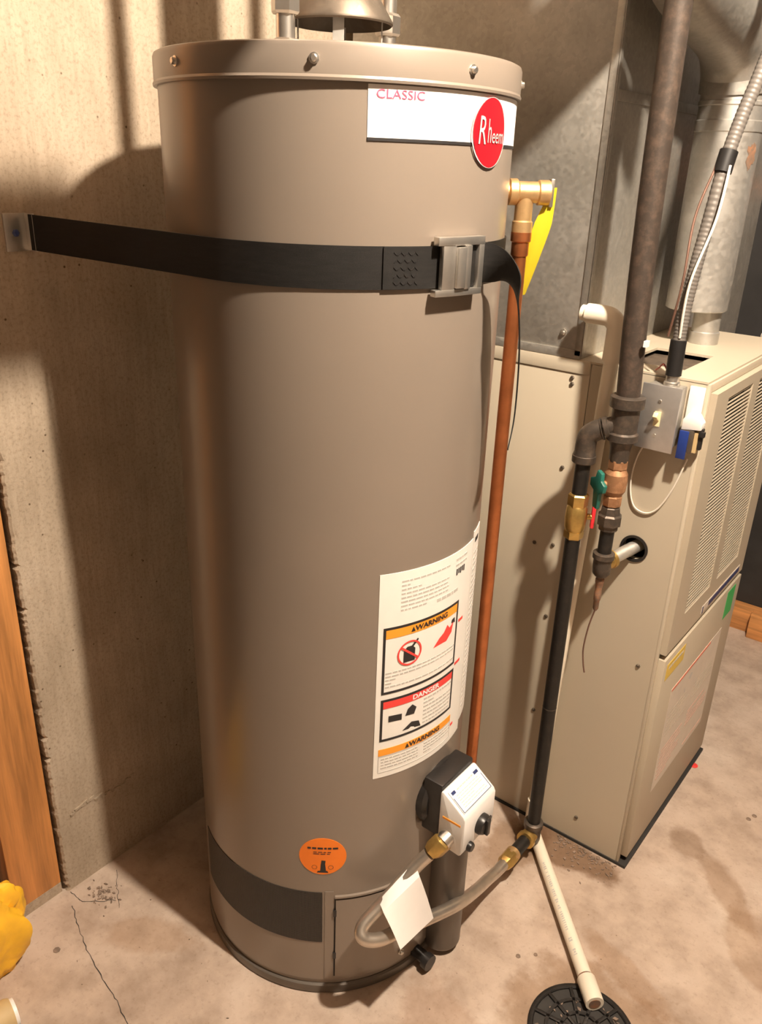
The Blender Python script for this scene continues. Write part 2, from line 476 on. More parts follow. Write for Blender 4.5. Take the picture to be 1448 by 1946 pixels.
def p_rect(mb, mp, x0, x1, z0, z1, lift, th=0.0004, skew=0.0):
    nu = max(1, int(abs(x1-x0)/0.006))
    mb.sheet(lambda u, v: mp(x0+(x1-x0)*u, z0+(z1-z0)*v+skew*(x0+(x1-x0)*u), lift), nu, 1,
             lambda u, v: (mp(x0+(x1-x0)*u, 0, 1)-mp(x0+(x1-x0)*u, 0, 0)), th); return mb
def p_disc(mb, mp, cx, cz, rx, rz, lift, th=0.0006, seg=40):
    rings = 5; top = []
    vs = [mp(cx, cz, lift)]; fs = []
    for i in range(1, rings+1):
        for k in range(seg):
            t = 2*math.pi*k/seg; vs.append(mp(cx+rx*i/rings*math.cos(t), cz+rz*i/rings*math.sin(t), lift))
    for k in range(seg):
        m = (k+1) % seg; fs.append((0, 1+k, 1+m))
        for i in range(rings-1): fs.append((1+i*seg+k, 1+(i+1)*seg+k, 1+(i+1)*seg+m, 1+i*seg+m))
    o = len(vs)
    for k in range(seg):
        t = 2*math.pi*k/seg; vs.append(mp(cx+rx*math.cos(t), cz+rz*math.sin(t), lift-th))
    b = 1+(rings-1)*seg
    for k in range(seg):
        m = (k+1) % seg; fs.append((b+k, o+k, o+m, b+m))
    mb.add(vs, fs); return mb
def p_ring(mb, mp, cx, cz, r0, r1, lift, seg=36):
    vs = []; fs = []
    for k in range(seg):
        t = 2*math.pi*k/seg
        vs += [mp(cx+r0*math.cos(t), cz+r0*math.sin(t), lift), mp(cx+r1*math.cos(t), cz+r1*math.sin(t), lift)]
    for k in range(seg):
        m = (k+1) % seg; fs.append((2*k, 2*k+1, 2*m+1, 2*m))
    return mb.add(vs, fs)
def p_frame(mb, mp, x0, x1, z0, z1, t, lift):
    p_rect(mb, mp, x0, x1, z1-t, z1, lift); p_rect(mb, mp, x0, x1, z0, z0+t, lift)
    p_rect(mb, mp, x0, x0+t, z0+t, z1-t, lift); p_rect(mb, mp, x1-t, x1, z0+t, z1-t, lift); return mb
def p_poly(mb, mp, pts, lift):
    return mb.add([mp(x, z, lift) for x, z in pts], [tuple(range(len(pts)))])
def p_text(mb, mp, s, size, cx, cz, lift, align='CENTER', shear=0.0, bold=0.0, xs=1.0):
    vs, fs = text_mesh(s, size, align, shear, bold)
    return mb.add([mp(cx+v.x*xs, cz+v.y, lift) for v in vs], fs)
def p_lines(mb, mp, x0, x1, z0, z1, n, lift, fill=0.45, seed=1):
    """rows of unreadable small print"""
    rg = random.Random(seed); ph = (z1-z0)/n
    for i in range(n):
        zc = z1 - (i+0.5)*ph; x = x0
        while x < x1-0.002:
            wd = min(rg.uniform(0.004, 0.012), x1-x)
            p_rect(mb, mp, x, x+wd, zc-ph*fill/2, zc+ph*fill/2, lift); x += wd+0.0022
            if rg.random() < 0.05: break
    return mb

# ------------------------------------------------------------------ the setting
WX = -0.406
XR, YF, YB, ZC = 3.2, -2.8, 1.74, 2.62
fl = MB(); fl.box(-0.62, XR, YF, YB+0.1, -0.08, 0)
floor = struct('floor', fl, 'floor')
# concrete wall, with a ragged end where the formwork stopped
wl = MB()
nz = 420
edge = [(-0.368 + random.uniform(-0.0014, 0.0014) + (random.uniform(0.0, 0.006) if random.random() < 0.10 else 0)) for _ in range(nz+1)]
ys = [0.0, 0.006, 0.02, 0.3, 1.0]
def wpt(u, v):
    k = int(round(v*nz)); e = edge[k]
    y = {0: e, 1: e+0.004, 2: -0.34, 3: 0.0, 4: YB}[int(round(u*4))]
    x = WX - (0.004 if round(u*4) == 0 else 0.0)
    return (x, y, ZC*v)
wl.grid(wpt, 4, nz)
wl.grid(lambda u, v: (WX-0.004-0.2*u, edge[int(round(v*nz))], ZC*v), 1, nz, True)
wall_left = struct('wall_left', wl, 'wall')
# cold joint: a broken ridge of old mortar in the wall
rd = MB(); rg = random.Random(3)
for k in range(46):
    t = k/45; y = -0.335+0.15*t; z = 0.188+0.006*math.sin(t*7)+rg.uniform(-0.004, 0.004)
    s = rg.uniform(0.0015, 0.0045)*(1-0.45*t)
    rd.obox((WX+0.0005, y, z), (0, 1, rg.uniform(-.4, .6)), (0, rg.uniform(-.3, .3), 1), (1, 0, 0), s*1.3, s*0.7, s*0.6)
o = struct('mortar_ridge', rd, 'wall', wall_left); o['kind'] = 'stuff'
for z0, ln in ((0.62, 0.02), (0.66, 0.014), (0.88, 0.02), (0.93, 0.014)):
    pass
wo = MB().box(-0.62, -0.58, YF, -0.36, 0, ZC)
struct('wall_far_left', wo, 'blackwall')
wb = MB().box(-0.61, XR, YB, YB+0.1, 0, ZC); struct('wall_back', wb, 'blackwall')
wr = MB().box(XR, XR+0.1, YF, YB+0.1, 0, ZC); struct('wall_right', wr, 'plaster')
wf = MB().box(-0.62, XR, YF-0.1, YF, 0, ZC); struct('wall_front', wf, 'plaster')
struct('ceiling', MB().box(-0.62, XR+0.1, YF-0.1, YB+0.1, ZC, ZC+0.06), 'joist')
# floor cracks
def crack(pts, wd, parent):
    mb = MB(); rg = random.Random(len(pts)*7); P = []
    for i in range(len(pts)-1):
        a, b = Vector(pts[i]), Vector(pts[i+1])
        for k in range(8): P.append(a.lerp(b, k/8) + Vector((rg.uniform(-.0022, .0022), rg.uniform(-.0022, .0022))))
    P.append(Vector(pts[-1])); vs = []; fs = []
    for i, p in enumerate(P):
        d = (P[min(i+1, len(P)-1)] - P[max(i-1, 0)]).normalized(); n = Vector((-d.y, d.x)) * wd*rg.uniform(.5, 1.2)
        vs += [(p.x+n.x, p.y+n.y, 0.0006), (p.x-n.x, p.y-n.y, 0.0006)]
        if i: fs.append((2*i-2, 2*i-1, 2*i+1, 2*i))
    mb.add(vs, fs); return struct('crack', mb, 'dark', parent)
crack([(-0.369, -0.381), (-0.309, -0.405), (-0.223, -0.432), (-0.138, -0.445), (-0.072, -0.464), (0.0, -0.49)], 0.0008, floor)
crack([(-0.376, -0.270), (-0.335, -0.297), (-0.29, -0.325)], 0.0005, floor)
crack([(-0.40, -0.366), (-0.36, -0.362), (-0.31, -0.318)], 0.0007, floor)

# grit along the furnace foot and by the wall
gr = MB(); rg = random.Random(11)
for k in range(260):
    x = rg.uniform(0.18, 0.46); y = 0.445 - abs(rg.gauss(0, 0.028)); s = rg.uniform(0.0008, 0.0028)
    if x < 0.315: continue
    gr.obox((x, y, s*0.5), (1, rg.uniform(-1, 1), 0), (rg.uniform(-1, 1), 1, 0.2), (0, 0, 1), s, s*0.7, s*0.5)
for k in range(60):
    x = rg.gauss(-0.345, 0.02); y = rg.gauss(-0.325, 0.014); s = rg.uniform(0.001, 0.0032)
    gr.obox((max(x, -0.4), y, s*0.5), (1, rg.uniform(-1, 1), 0), (rg.uniform(-1, 1), 1, 0.2), (0, 0, 1), s, s*0.7, s*0.5)
for k in range(90):
    x = rg.uniform(-0.3, 0.7); y = rg.uniform(-0.5, 0.3); s = rg.uniform(0.0006, 0.0016)
    if x*x+y*y < 0.075: continue
    gr.obox((x, y, s*0.5), (1, rg.uniform(-1, 1), 0), (rg.uniform(-1, 1), 1, 0.2), (0, 0, 1), s, s*0.7, s*0.5)
go = struct('grit', gr, 'gravel'); go['kind'] = 'stuff'
go['label'] = 'brown grit and dirt scattered on the concrete floor'; go['category'] = 'grit'

# ------------------------------------------------------------------ water heater
H = root('water_heater', 'tall taupe cylindrical gas water heater strapped to concrete wall', 'water heater', (0, 0, 0))
body = part('jacket', MB().lathe([(0.2475, 0.012), (0.2475, 0.03), (RT, 0.034), (RT, 1.512), (0.246, 1.5155)], seg=160), 'tank', H, angle=25)
part('base_ring', MB().lathe([(0.2505, 0.0), (0.2525, 0.003), (0.2525, 0.020), (0.249, 0.0225), (0.246, 0.0225)], seg=128), 'tank_dark', H)
cap = MB().lathe([(0.2512, 1.5105), (0.2555, 1.5105), (0.2562, 1.5135), (0.2545, 1.5165), (0.2545, 1.545), (0.2530, 1.5492), (0.2495, 1.5508), (0.05, 1.5530)], seg=160)
part('top_cap', cap, 'tank', H, angle=28)
scr = MB().lathe([(0.0062, 0), (0.0062, 0.0016), (0.0042, 0.0020), (0.0042, 0.0052), (0.003, 0.006)], seg=10)
scr_me = sharedmesh(scr, 'steel')
def place_screw(phi, r, z, name='screw', me=None, parent=H):
    return inst(name, me or scr_me, parent, cyl_pt(phi, r, z), Vector((math.cos(R(phi)), math.sin(R(phi)), 0)).to_track_quat('Z', 'Y').to_euler())
for k in range(8): place_screw(-10.1 + 45.4*k if k < 4 else -10.1 - 45.4*(k-3), 0.2543, 1.532)

# brand label and emblem
bl = part('brand_label', p_rect(MB(), CYL, deg_s(-41.4), deg_s(34), 1.4525, 1.5090, 0.0008, 0.0008), 'white', H, label='white strip label below the cap')
part('border_line', p_rect(MB(), CYL, deg_s(-41.4), deg_s(34), 1.4495, 1.4530, 0.0011, 0.001), 'black', bl)
part('lettering', p_text(MB(), CYL, 'CLASSIC', 0.0135, deg_s(-39.3), 1.4990, 0.0014, 'LEFT', 0, 0.0, 1.22), 'pink', bl)
em = part('emblem', p_disc(MB(), CYL, deg_s(1.0), 1.4652, 0.0375, 0.0405, 0.0032, 0.0026), 'red', H, label='red oval emblem with silver script')
part('emblem_rim', p_ring(MB(), CYL, deg_s(1.0), 1.4652, 0.0392, 0.0412, 0.0030), 'silver', em)
lt = MB()
p_text(lt, CYL, 'R', 0.047, deg_s(1.0)-0.0215, 1.4660, 0.0042, 'CENTER', 0.10, 0.0, 0.62)
p_text(lt, CYL, 'h', 0.040, deg_s(1.0)-0.0050, 1.4660, 0.0042, 'CENTER', 0.05, 0.0, 0.50)
p_text(lt, CYL, 'eem', 0.0255, deg_s(1.0)+0.0165, 1.4615, 0.0042, 'CENTER', 0.05, 0.0, 0.72)
part('lettering', lt, 'silver', em)

# warning label
WL = part('warning_label', p_rect(MB(), CYL, deg_s(-33.3), deg_s(15.2), 0.494, 0.871, 0.0008, 0.0008), 'offwhite', H, label='tall white label of warnings')
sl = part('side_strip', p_rect(MB(), CYL, deg_s(15.6), deg_s(26), 0.512, 0.882, 0.0010, 0.0008), 'offwhite', H, label='narrow white label strip')
x0, x1 = deg_s(-31.3), deg_s(5.0)
gp = MB()
p_lines(gp, CYL, deg_s(-25), deg_s(-3), 0.802, 0.858, 8, 0.0012, 0.4, 2)
p_lines(gp, CYL, deg_s(1), deg_s(9), 0.842, 0.862, 2, 0.0012, 0.4, 4)
p_lines(gp, CYL, deg_s(-9), deg_s(4), 0.798, 0.806, 1, 0.0012, 0.7, 5)
p_lines(gp, CYL, x0+0.006, x1-0.004, 0.668, 0.700, 5, 0.0012, 0.42, 6)
p_lines(gp, CYL, deg_s(-12.5), x1-0.006, 0.574, 0.628, 7, 0.0012, 0.42, 7)
p_lines(gp, CYL, x0+0.004, deg_s(-14), 0.510, 0.534, 4, 0.0012, 0.45, 8)
p_lines(gp, CYL, deg_s(-11), x1, 0.510, 0.534, 4, 0.0012, 0.45, 9)
p_frame(gp, CYL, x0-0.001, x1+0.002, 0.504, 0.5375, 0.0012, 0.0012)
part('small_print', gp, 'greyprint', WL)
gs = MB(); p_lines(gs, CYL, deg_s(17), deg_s(25), 0.53, 0.845, 30, 0.0014, 0.4, 10)
part('small_print', gs, 'greyprint', sl)
ob = MB()
for k in range(5): p_rect(ob, CYL, deg_s(1.5+1.3*k), deg_s(2.3+1.3*k), 0.829+0.002*(k % 2), 0.840, 0.0013)
part('strip_mark', p_rect(MB(), CYL, deg_s(17.5), deg_s(22), 0.860, 0.868, 0.0016), 'black', sl)
part('bold_print', ob, 'black', WL)
for z0_, z1_ in ((0.658, 0.779), (0.567, 0.648)):
    part('box_border', p_frame(MB(), CYL, x0, x1, z0_, z1_, 0.0042, 0.0013), 'black', WL)
part('orange_band', p_rect(MB(), CYL, x0+0.0045, x1-0.0045, 0.7595, 0.7745, 0.0013), 'orange', WL)
part('orange_band', p_rect(MB(), CYL, x0-0.001, x1+0.002, 0.5385, 0.5515, 0.0013), 'orange', WL)
part('red_band', p_rect(MB(), CYL, x0+0.0045, x1-0.0045, 0.6305, 0.6435, 0.0013), 'bright_red', WL)
for zc in (0.767, 0.545):
    part('warning_word', p_text(MB(), CYL, 'WARNING', 0.0125, deg_s(-10.5), zc, 0.0019, bold=0.0004, xs=1.15), 'black', WL)
    part('alert_triangle', p_poly(MB(), CYL, [(deg_s(-19.5)-0.004, zc-0.004), (deg_s(-19.5)+0.004, zc-0.004), (deg_s(-19.5), zc+0.0045)], 0.0019), 'black', WL)
part('danger_word', p_text(MB(), CYL, 'DANGER', 0.0125, deg_s(-11.5), 0.637, 0.0019, bold=0.0004, xs=1.15), 'white', WL)
cx, cz = deg_s(-20.5), 0.7255          # pictograms: fuel can struck out, flames, hand by hot water
part('fuel_can_pictogram', p_poly(MB(), CYL, [(cx-0.011, cz-0.016), (cx+0.010, cz-0.016), (cx+0.010, cz+0.006), (cx+0.0065, cz+0.0095), (cx+0.016, cz+0.020), (cx+0.014, cz+0.023), (cx+0.003, cz+0.012), (cx-0.005, cz+0.012), (cx-0.011, cz+0.006)], 0.0014), 'black', WL)
part('vapor_pictogram', p_poly(MB(), CYL, [(deg_s(0.5), 0.744), (deg_s(3), 0.742), (deg_s(2.6), 0.752), (deg_s(0.8), 0.750)], 0.0014), 'black', WL)
part('tap_pictogram', p_poly(MB(), CYL, [(deg_s(-28), 0.603), (deg_s(-22.5), 0.601), (deg_s(-22.5), 0.613), (deg_s(-28), 0.615)], 0.0014), 'black', WL)
part('steam_pictogram', p_poly(MB(), CYL, [(deg_s(-21), 0.606), (deg_s(-17), 0.604), (deg_s(-16), 0.616), (deg_s(-18), 0.624), (deg_s(-20), 0.618)], 0.0014), 'black', WL)
part('hand_pictogram', p_poly(MB(), CYL, [(deg_s(-22), 0.578), (deg_s(-13.5), 0.574), (deg_s(-14.5), 0.586), (deg_s(-18), 0.590)], 0.0014), 'black', WL)
part('prohibition_ring', p_ring(MB(), CYL, cx, cz, 0.0195, 0.0225, 0.0018), 'bright_red', WL)
part('prohibition_bar', p_poly(MB(), CYL, [(cx-0.0165, cz+0.011), (cx-0.0145, cz+0.014), (cx+0.0165, cz-0.011), (cx+0.0145, cz-0.014)], 0.0020), 'bright_red', WL)
part('flame_pictogram', p_poly(MB(), CYL, [(deg_s(-9.5), 0.716), (deg_s(-2), 0.716), (deg_s(1), 0.727), (deg_s(2), 0.745), (deg_s(-0.5), 0.738), (deg_s(-2), 0.746), (deg_s(-4), 0.735), (deg_s(-6.5), 0.729)], 0.0014), 'bright_red', WL)
for a0, a1, z0_, z1_ in ((6, 9.5, 0.735, 0.740), (5.5, 10, 0.652, 0.657), (6, 8, 0.525, 0.530)):
    part('red_mark', p_rect(MB(), CYL, deg_s(a0), deg_s(a1), z0_, z1_, 0.0014), 'bright_red', WL)

# orange inspection sticker
st = part('inspection_sticker', p_disc(MB(), CYL, deg_s(-52), 0.336, 0.0405, 0.0405, 0.0008, 0.0006), 'sticker', H, label='round orange sticker low on the jacket')
sp_ = MB(); p_lines(sp_, CYL, deg_s(-52)-0.026, deg_s(-52)+0.026, 0.3515, 0.3575, 1, 0.0013, 0.6, 3); p_lines(sp_, CYL, deg_s(-52)-0.016, deg_s(-52)+0.014, 0.340, 0.348, 2, 0.0013, 0.3, 4)
for q in (((-.004, .302), (.006, .302), (.004, .322), (-.003, .320)), ((-.010, .300), (.010, .300), (.008, .304), (-.008, .304)), ((-.003, .318), (.004, .318), (.005, .327), (-.002, .328))):
    p_poly(sp_, CYL, [(deg_s(-52)+a, b) for a, b in q], 0.0013)
for dx in (-0.014, 0.014): p_ring(sp_, CYL, deg_s(-52)+dx, 0.312, 0.004, 0.0046, 0.0013, 16)
part('stamp_print', sp_, 'black', st)

# air intake screen, burner door
part('intake_screen', p_rect(MB(), CYL, deg_s(-118), deg_s(-52), 0.132, 0.252, 0.0010, 0.001), 'screen', H, label='dark perforated intake screen')
gd = MB(); 
sv = part('door_surround', p_rect(MB(), CYL, deg_s(-51), deg_s(-47.6), 0.04, 0.255, 0.0012, 0.001), 'tank', H)
dr = part('access_door', p_rect(MB(), CYL, deg_s(-46.6), deg_s(-9), 0.046, 0.236, 0.0030, 0.0030), 'tank', H, 0.0, label='curved burner access door')
de = MB(); p_rect(de, CYL, deg_s(-47.2), deg_s(-46.5), 0.044, 0.238, 0.0008); p_rect(de, CYL, deg_s(-46.6), deg_s(-9), 0.2385, 0.2412, 0.0008)
part('door_gap', de, 'dark', dr)
part('door_flange', p_rect(MB(), CYL, deg_s(-47), deg_s(-9), 0.2415, 0.2455, 0.0045, 0.0045), 'tank', dr)
for z in (0.205, 0.10):
    part('door_clip', p_rect(MB(), CYL, deg_s(-47.6), deg_s(-46.3), z-0.007, z+0.007, 0.0040, 0.003), 'plastic_black', dr)
place_screw(-17, 0.2535, 0.060, 'door_screw', scr_me, H)
# grey column cover below the gas control, drain cock at its foot
cc = Vector((0.262, 0.035, 0))
part('column_cover', MB().lathe([(0.036, 0.016), (0.038, 0.02), (0.038, 0.335), (0.034, 0.34)], cc, seg=36), 'tank_dark', H)
dn = cyl_pt(-8, 0.25, 0.026)
dc = part('drain_cock', MB().cyl(cyl_pt(-7, 0.244, 0.026), cyl_pt(-7, 0.275, 0.026), 0.012, 16), 'plastic_black', H, label='black plastic drain cock')
part('drain_cap', MB().cyl(cyl_pt(-7, 0.275, 0.024), cyl_pt(-7, 0.288, 0.024), 0.016, 12), 'plastic_black', dc)

# gas control
GC = part('gas_control', MB().prism([(0.288, 0.342), (0.334, 0.338), (0.340, 0.350), (0.340, 0.418), (0.336, 0.425), (0.294, 0.455), (0.288, 0.453)], (1, 0, 0), (0, 0, 1), (0, -0.05, 0), (0, 1, 0), 0.10), 'plastic_white', H, 0.003, label='white gas control box')
part('mounting_plate', MB().lathe([(0.062, 0.238), (0.062, 0.256), (0.055, 0.262), (0.0, 0.262)], (0, 0.005, 0.402), (1, 0, 0), 40), 'plastic_black', GC, label='black round mounting plate')
part('back_housing', MB().box(0.25, 0.2885, -0.046, 0.052, 0.35, 0.462), 'plastic_black', GC, 0.004)
nrm = Vector((0.030, 0, 0.042)).normalized(); dn_ = Vector((0.042, 0, -0.030)).normalized()
SL = PlaneMap(Vector((0.2945, 0, 0.4552)), (0, 1, 0), -dn_, nrm)
lbp = MB(); p_rect(lbp, SL, -0.044, 0.044, -0.048, -0.004, 0.0012); 
lb = part('instruction_label', lbp, 'white', GC)
gp = MB(); p_lines(gp, SL, -0.024, 0.024, -0.0125, -0.009, 1, 0.0017, 0.6, 3); p_lines(gp, SL, -0.034, 0.036, -0.043, -0.016, 6, 0.0017, 0.28, 4)
part('small_print', gp, 'faded', lb)
gp = MB(); p_rect(gp, SL, 0.028, 0.040, -0.0135, -0.008, 0.0019); p_rect(gp, SL, -0.040, -0.030, -0.0135, -0.008, 0.0019)
p_rect(gp, SL, -0.042, 0.042, -0.0472, -0.0462, 0.0019); p_rect(gp, SL, -0.0428, -0.0418, -0.0472, -0.018, 0.0019); p_rect(gp, SL, 0.0418, 0.0428, -0.0472, -0.018, 0.0019)
part('label_border', gp, 'navy', lb)
part('orange_stripe', MB().box(0.296, 0.332, -0.0508, -0.0498, 0.402, 0.406), 'orange', GC)
kn = part('knob', MB().lathe([(0.019, 0.339), (0.019, 0.346), (0.016, 0.352), (0.004, 0.353)], (0, 0.004, 0.378), (1, 0, 0), 28), 'plastic_black', GC, label='black temperature knob')
part('knob_grip', MB().box(0.352, 0.358, -0.0005, 0.0085, 0.362, 0.394), 'plastic_black', kn, 0.001)
part('pilot_button', MB().lathe([(0.009, 0.336), (0.009, 0.345), (0.007, 0.348)], (0, -0.030, 0.352), (1, 0, 0), 18), 'plastic_black', GC)
part('status_window', MB().lathe([(0.006, 0.339), (0.006, 0.3415)], (0, 0.036, 0.365), (1, 0, 0), 16), 'plastic_black', GC)
IN = Vector((0.302, -0.050, 0.362))
ind = Vector((-0.28, -0.72, -0.62)).normalized()
part('inlet_nipple', MB().cyl(Vector((0.308, -0.045, 0.366)), Vector((0.305, -0.060, 0.360)), 0.015, 18), 'steel', GC)

# relief valve on the side of the jacket
tv = Vector((math.cos(R(43)), math.sin(R(43)), 0))
rv = part('relief_valve', MB().lathe([(0.013, 0.244), (0.013, 0.255), (0.019, 0.257), (0.019, 0.268), (0.0155, 0.271), (0.0155, 0.300), (0.018, 0.302), (0.018, 0.318), (0.011, 0.321)], (0, 0, 1.392), tv, 24), 'bronze', H, label='bronze relief valve on the jacket side')
pp = tv*0.282
part('valve_outlet', MB().lathe([(0.0155, -0.06), (0.0155, -0.042), (0.0135, -0.04), (0.0135, 0)], pp+Vector((0, 0, 1.392)), (0, 0, 1), 24), 'bronze', rv)
part('test_lever', MB().obox(tv*0.322+Vector((0, 0, 1.392)), tv, tv.cross(Vector((0, 0, 1))), (0, 0, 1), 0.003, 0.006, 0.020), 'steel', rv, 0.001)

# draft hood on top
dh = part('draft_hood', MB().lathe([(0.071, 1.598), (0.073, 1.600), (0.073, 1.603), (0.052, 1.634), (0.046, 1.640), (0.046, 1.690), (0.044, 1.690), (0.044, 1.640), (0.050, 1.633), (0.071, 1.602)], seg=56, closed=True), 'galv_dark', H, label='galvanized draft hood over the flue outlet')
part('flue_outlet', MB().lathe([(0.042, 1.552), (0.042, 1.566), (0.036, 1.568)], seg=40), 'dark', H)
for a in (-51, 40, 130, 220):
    q = cyl_pt(a, 0.058, 1.552)
    part('hood_leg', MB().obox(q+Vector((0, 0, 0.0245)), (math.cos(R(a)), math.sin(R(a)), 0), (-math.sin(R(a)), math.cos(R(a)), 0), (0, 0, 1), 0.0008, 0.0075, 0.0265), 'galv2', dh)

# flue pipe and water pipes above the heater
thing('flue_pipe', MB().lathe([(0.0465, 1.684), (0.0475, 1.686), (0.0475, ZC), (0.0455, ZC), (0.0455, 1.684)], seg=40, closed=True), 'galv', 'round galvanized flue pipe rising from the draft hood', 'flue pipe')
def water_pipe(y, label):
    t = root('water_pipe', label, 'pipe', (0, y, 1.552), 'water pipes on top of the heater')
    o = Vector((0, y, 0))
    part('nipple', MB().lathe([(0.0125, 1.552), (0.0125, 1.602)], o, seg=20), 'steel', t)
    part('base_nut', MB().lathe([(0.017, 1.5525), (0.019, 1.556), (0.019, 1.566), (0.015, 1.570)], o, seg=6), 'steel', t, angle=20)
    part('union_nut', MB().lathe([(0.0165, 1.597), (0.0185, 1.600), (0.0185, 1.622), (0.015, 1.626)], o, seg=6), 'steel', t, angle=20)
    part('riser', MB().cyl(o+Vector((0, 0, 1.622)), o+Vector((0, 0, ZC)), 0.0125, 20), 'steel', t)
water_pipe(-0.107, 'bright metal water pipe on the heater top, nearer the stud')
water_pipe(0.107, 'bright metal water pipe on the heater top, nearer the duct')

# copper discharge pipe
DP = root('discharge_pipe', 'copper discharge pipe running down beside the heater', 'pipe', (pp.x, pp.y, 0.06))
b0 = pp + Vector((0, 0, 0.06)); b1 = pp + Vector((0, 0, 1.336))
part('pipe', MB().cyl(b0, b1, 0.0112, 24), 'copper', DP)
part('male_adapter', MB().lathe([(0.0128, -0.036), (0.0135, -0.034), (0.0135, -0.016), (0.0158, -0.014), (0.0158, -0.001)], b1, (0, 0, 1), 24), 'copper', DP)
part('thread_tape', MB().lathe([(0.0142, -0.002), (0.0146, 0.0), (0.0142, 0.004)], b1, (0, 0, 1), 20), 'white', DP, label='white thread tape')
# yellow tag on the relief valve
tp = tv*0.3265 + Vector((0, 0, 1.400)); side = Vector((0, 0, 1)).cross(tv).normalized()
vw = Vector((0.855, -0.984, 0)).normalized(); sd = Vector((0.785, 0.619, 0)).normalized()
def tagpt(u, v):
    a = tp.lerp(tv*0.291 + Vector((0, 0, 1.238)) - vw*0.018, v) - vw*0.012*v + vw*0.010*math.sin(v*2.4)
    wd = 0.004 + 0.011*min(1, v*3.0)
    return a + sd*(u-0.5)*2*wd*(1-0.25*v) + vw*0.003*math.sin(u*3.1)
tg = thing('valve_tag', MB().sheet(tagpt, 4, 16, lambda u, v: vw, 0.0008), 'yellow_tag', 'yellow paper tag hanging from the relief valve', 'tag')

# ------------------------------------------------------------------ strap round the heater
ST = root('heater_strap', 'black webbing strap tying the heater to the wall', 'strap', (WX, -0.283, 1.28))
ZS0, ZS1 = 1.2785, 1.3310
A = Vector((WX+0.014, -0.272, 0))
dA = math.hypot(A.x, A.y); angA = math.degrees(math.atan2(A.y, A.x)) % 360 - 360
rs = RT+0.0022
tang = angA + math.degrees(math.acos(rs/dA))
path = [A.lerp(cyl_pt(tang, rs, 0), k/10) for k in range(10)]
n = 60
path += [cyl_pt(tang + (-14-tang)*k/n, rs, 0) for k in range(n+1)]
dzA = 0.0045
def ribbon(P, wv, th):
    """P: points; wv(i): half width vector at i; th thickness normal"""
    mb = MB(); n = len(P)-1
    def fn(u, v):
        i = int(round(u*n)); return P[i] + wv(i)*(2*v-1)
    def nr(u, v):
        i = int(round(u*n)); d = (P[min(i+1, n)]-P[max(i-1, 0)]).normalized(); return d.cross(wv(i)).normalized()
    return mb.sheet(fn, n, 4, nr, th)
P = [Vector((p.x, p.y, (ZS0+ZS1)/2 + (dzA*(1-i/10) if i < 10 else 0))) for i, p in enumerate(path)]
hw = (ZS1-ZS0)/2
part('band', ribbon(P, lambda i: Vector((0, 0, hw)), 0.0018), 'strap', ST)
# folded, stitched end near the buckle
P2 = [cyl_pt(-36 + (-15+36)*k/20, rs+0.002, (ZS0+ZS1)/2) for k in range(21)]
fo = part('stitched_fold', ribbon(P2, lambda i: Vector((0, 0, hw-0.0005)), 0.0016), 'strap', ST)
stt = MB()
for k in range(7):
    for j in range(5):
        z = ZS0+0.008+j*0.009; a = -32.5+k*1.1
        stt.obox(cyl_pt(a, rs+0.0024, z), (-math.sin(R(a)), math.cos(R(a)), 0.9 if (k+j) % 2 else -0.9), (0, 0, 1), cyl_pt(a, 1, 0), 0.0026, 0.0005, 0.0004)
part('stitching', stt, 'black', fo)
P3 = [cyl_pt(-8 + 108*k/60, rs, (ZS0+ZS1)/2+0.001) for k in range(61)]
part('back_band', ribbon(P3, lambda i: Vector((0, 0, hw)), 0.0018), 'strap', ST)
Bk = Vector((0, WX, 0))
# loose tail: leaves the buckle, twists edge-on and hangs down by the copper pipe
tailc = smooth_path([cyl_pt(-8, 0.2570, 1.306), cyl_pt(-2.5, 0.2585, 1.308), cyl_pt(1.5, 0.270, 1.304), cyl_pt(4.8, 0.289, 1.287), cyl_pt(7, 0.297, 1.258), cyl_pt(9.2, 0.300, 1.218), cyl_pt(12, 0.300, 1.158), cyl_pt(12.6, 0.300, 1.085), cyl_pt(9.5, 0.300, 1.040)], 8)
nt_ = len(tailc)-1
CAMP = Vector((0.855, -0.984, 1.427))
vd = Vector((0.555, -1.07, 0.25)).normalized()
def tail_w(i):
    t = i/nt_; d = (tailc[min(i+1, nt_)]-tailc[max(i-1, 0)]).normalized()
    k = min(1, max(0, (t-0.12)/0.42)); k = k*k*(3-2*k)
    a = Vector((0, 0, 1)); a = (a - d*a.dot(d)).normalized() if abs(d.z) < 0.98 else vd
    b = (vd - d*vd.dot(d)).normalized()
    wv = (a*(1-k) + b*k); wv = (wv - d*wv.dot(d)).normalized()
    return wv*hw*(1-0.10*k)
part('tail', ribbon(tailc, tail_w, 0.0018), 'strap', ST)
# slide buckle
bk = MB()
def bar(a0, a1, z0, z1, r0, r1, mb=None):
    m = mb or bk; nn = max(1, int((a1-a0)/2)); 
    m.sheet(lambda u, v: cyl_pt(a0+(a1-a0)*u, r1, z0+(z1-z0)*v), nn, 1, lambda u, v: cyl_pt(a0+(a1-a0)*u, 1, 0), r1-r0)
bar(-20.5, -2.0, 1.3320, 1.3425, 0.254, 0.266); bar(-20.8, -2.4, 1.2690, 1.2775, 0.254, 0.266)
bar(-18.6, -14.0, 1.2775, 1.3320, 0.257, 0.2655); bar(-4.6, -2.2, 1.2775, 1.3320, 0.257, 0.266); bar(-10.8, -8.4, 1.2775, 1.3320, 0.259, 0.2685)
bu = part('buckle', bk, 'zinc', ST, 0.0007, label='zinc slide buckle')
lv = MB(); bar(-14.0, -10.8, 1.2790, 1.3300, 0.262, 0.2700, lv)
part('buckle_lever', lv, 'zinc', bu, 0.0007)
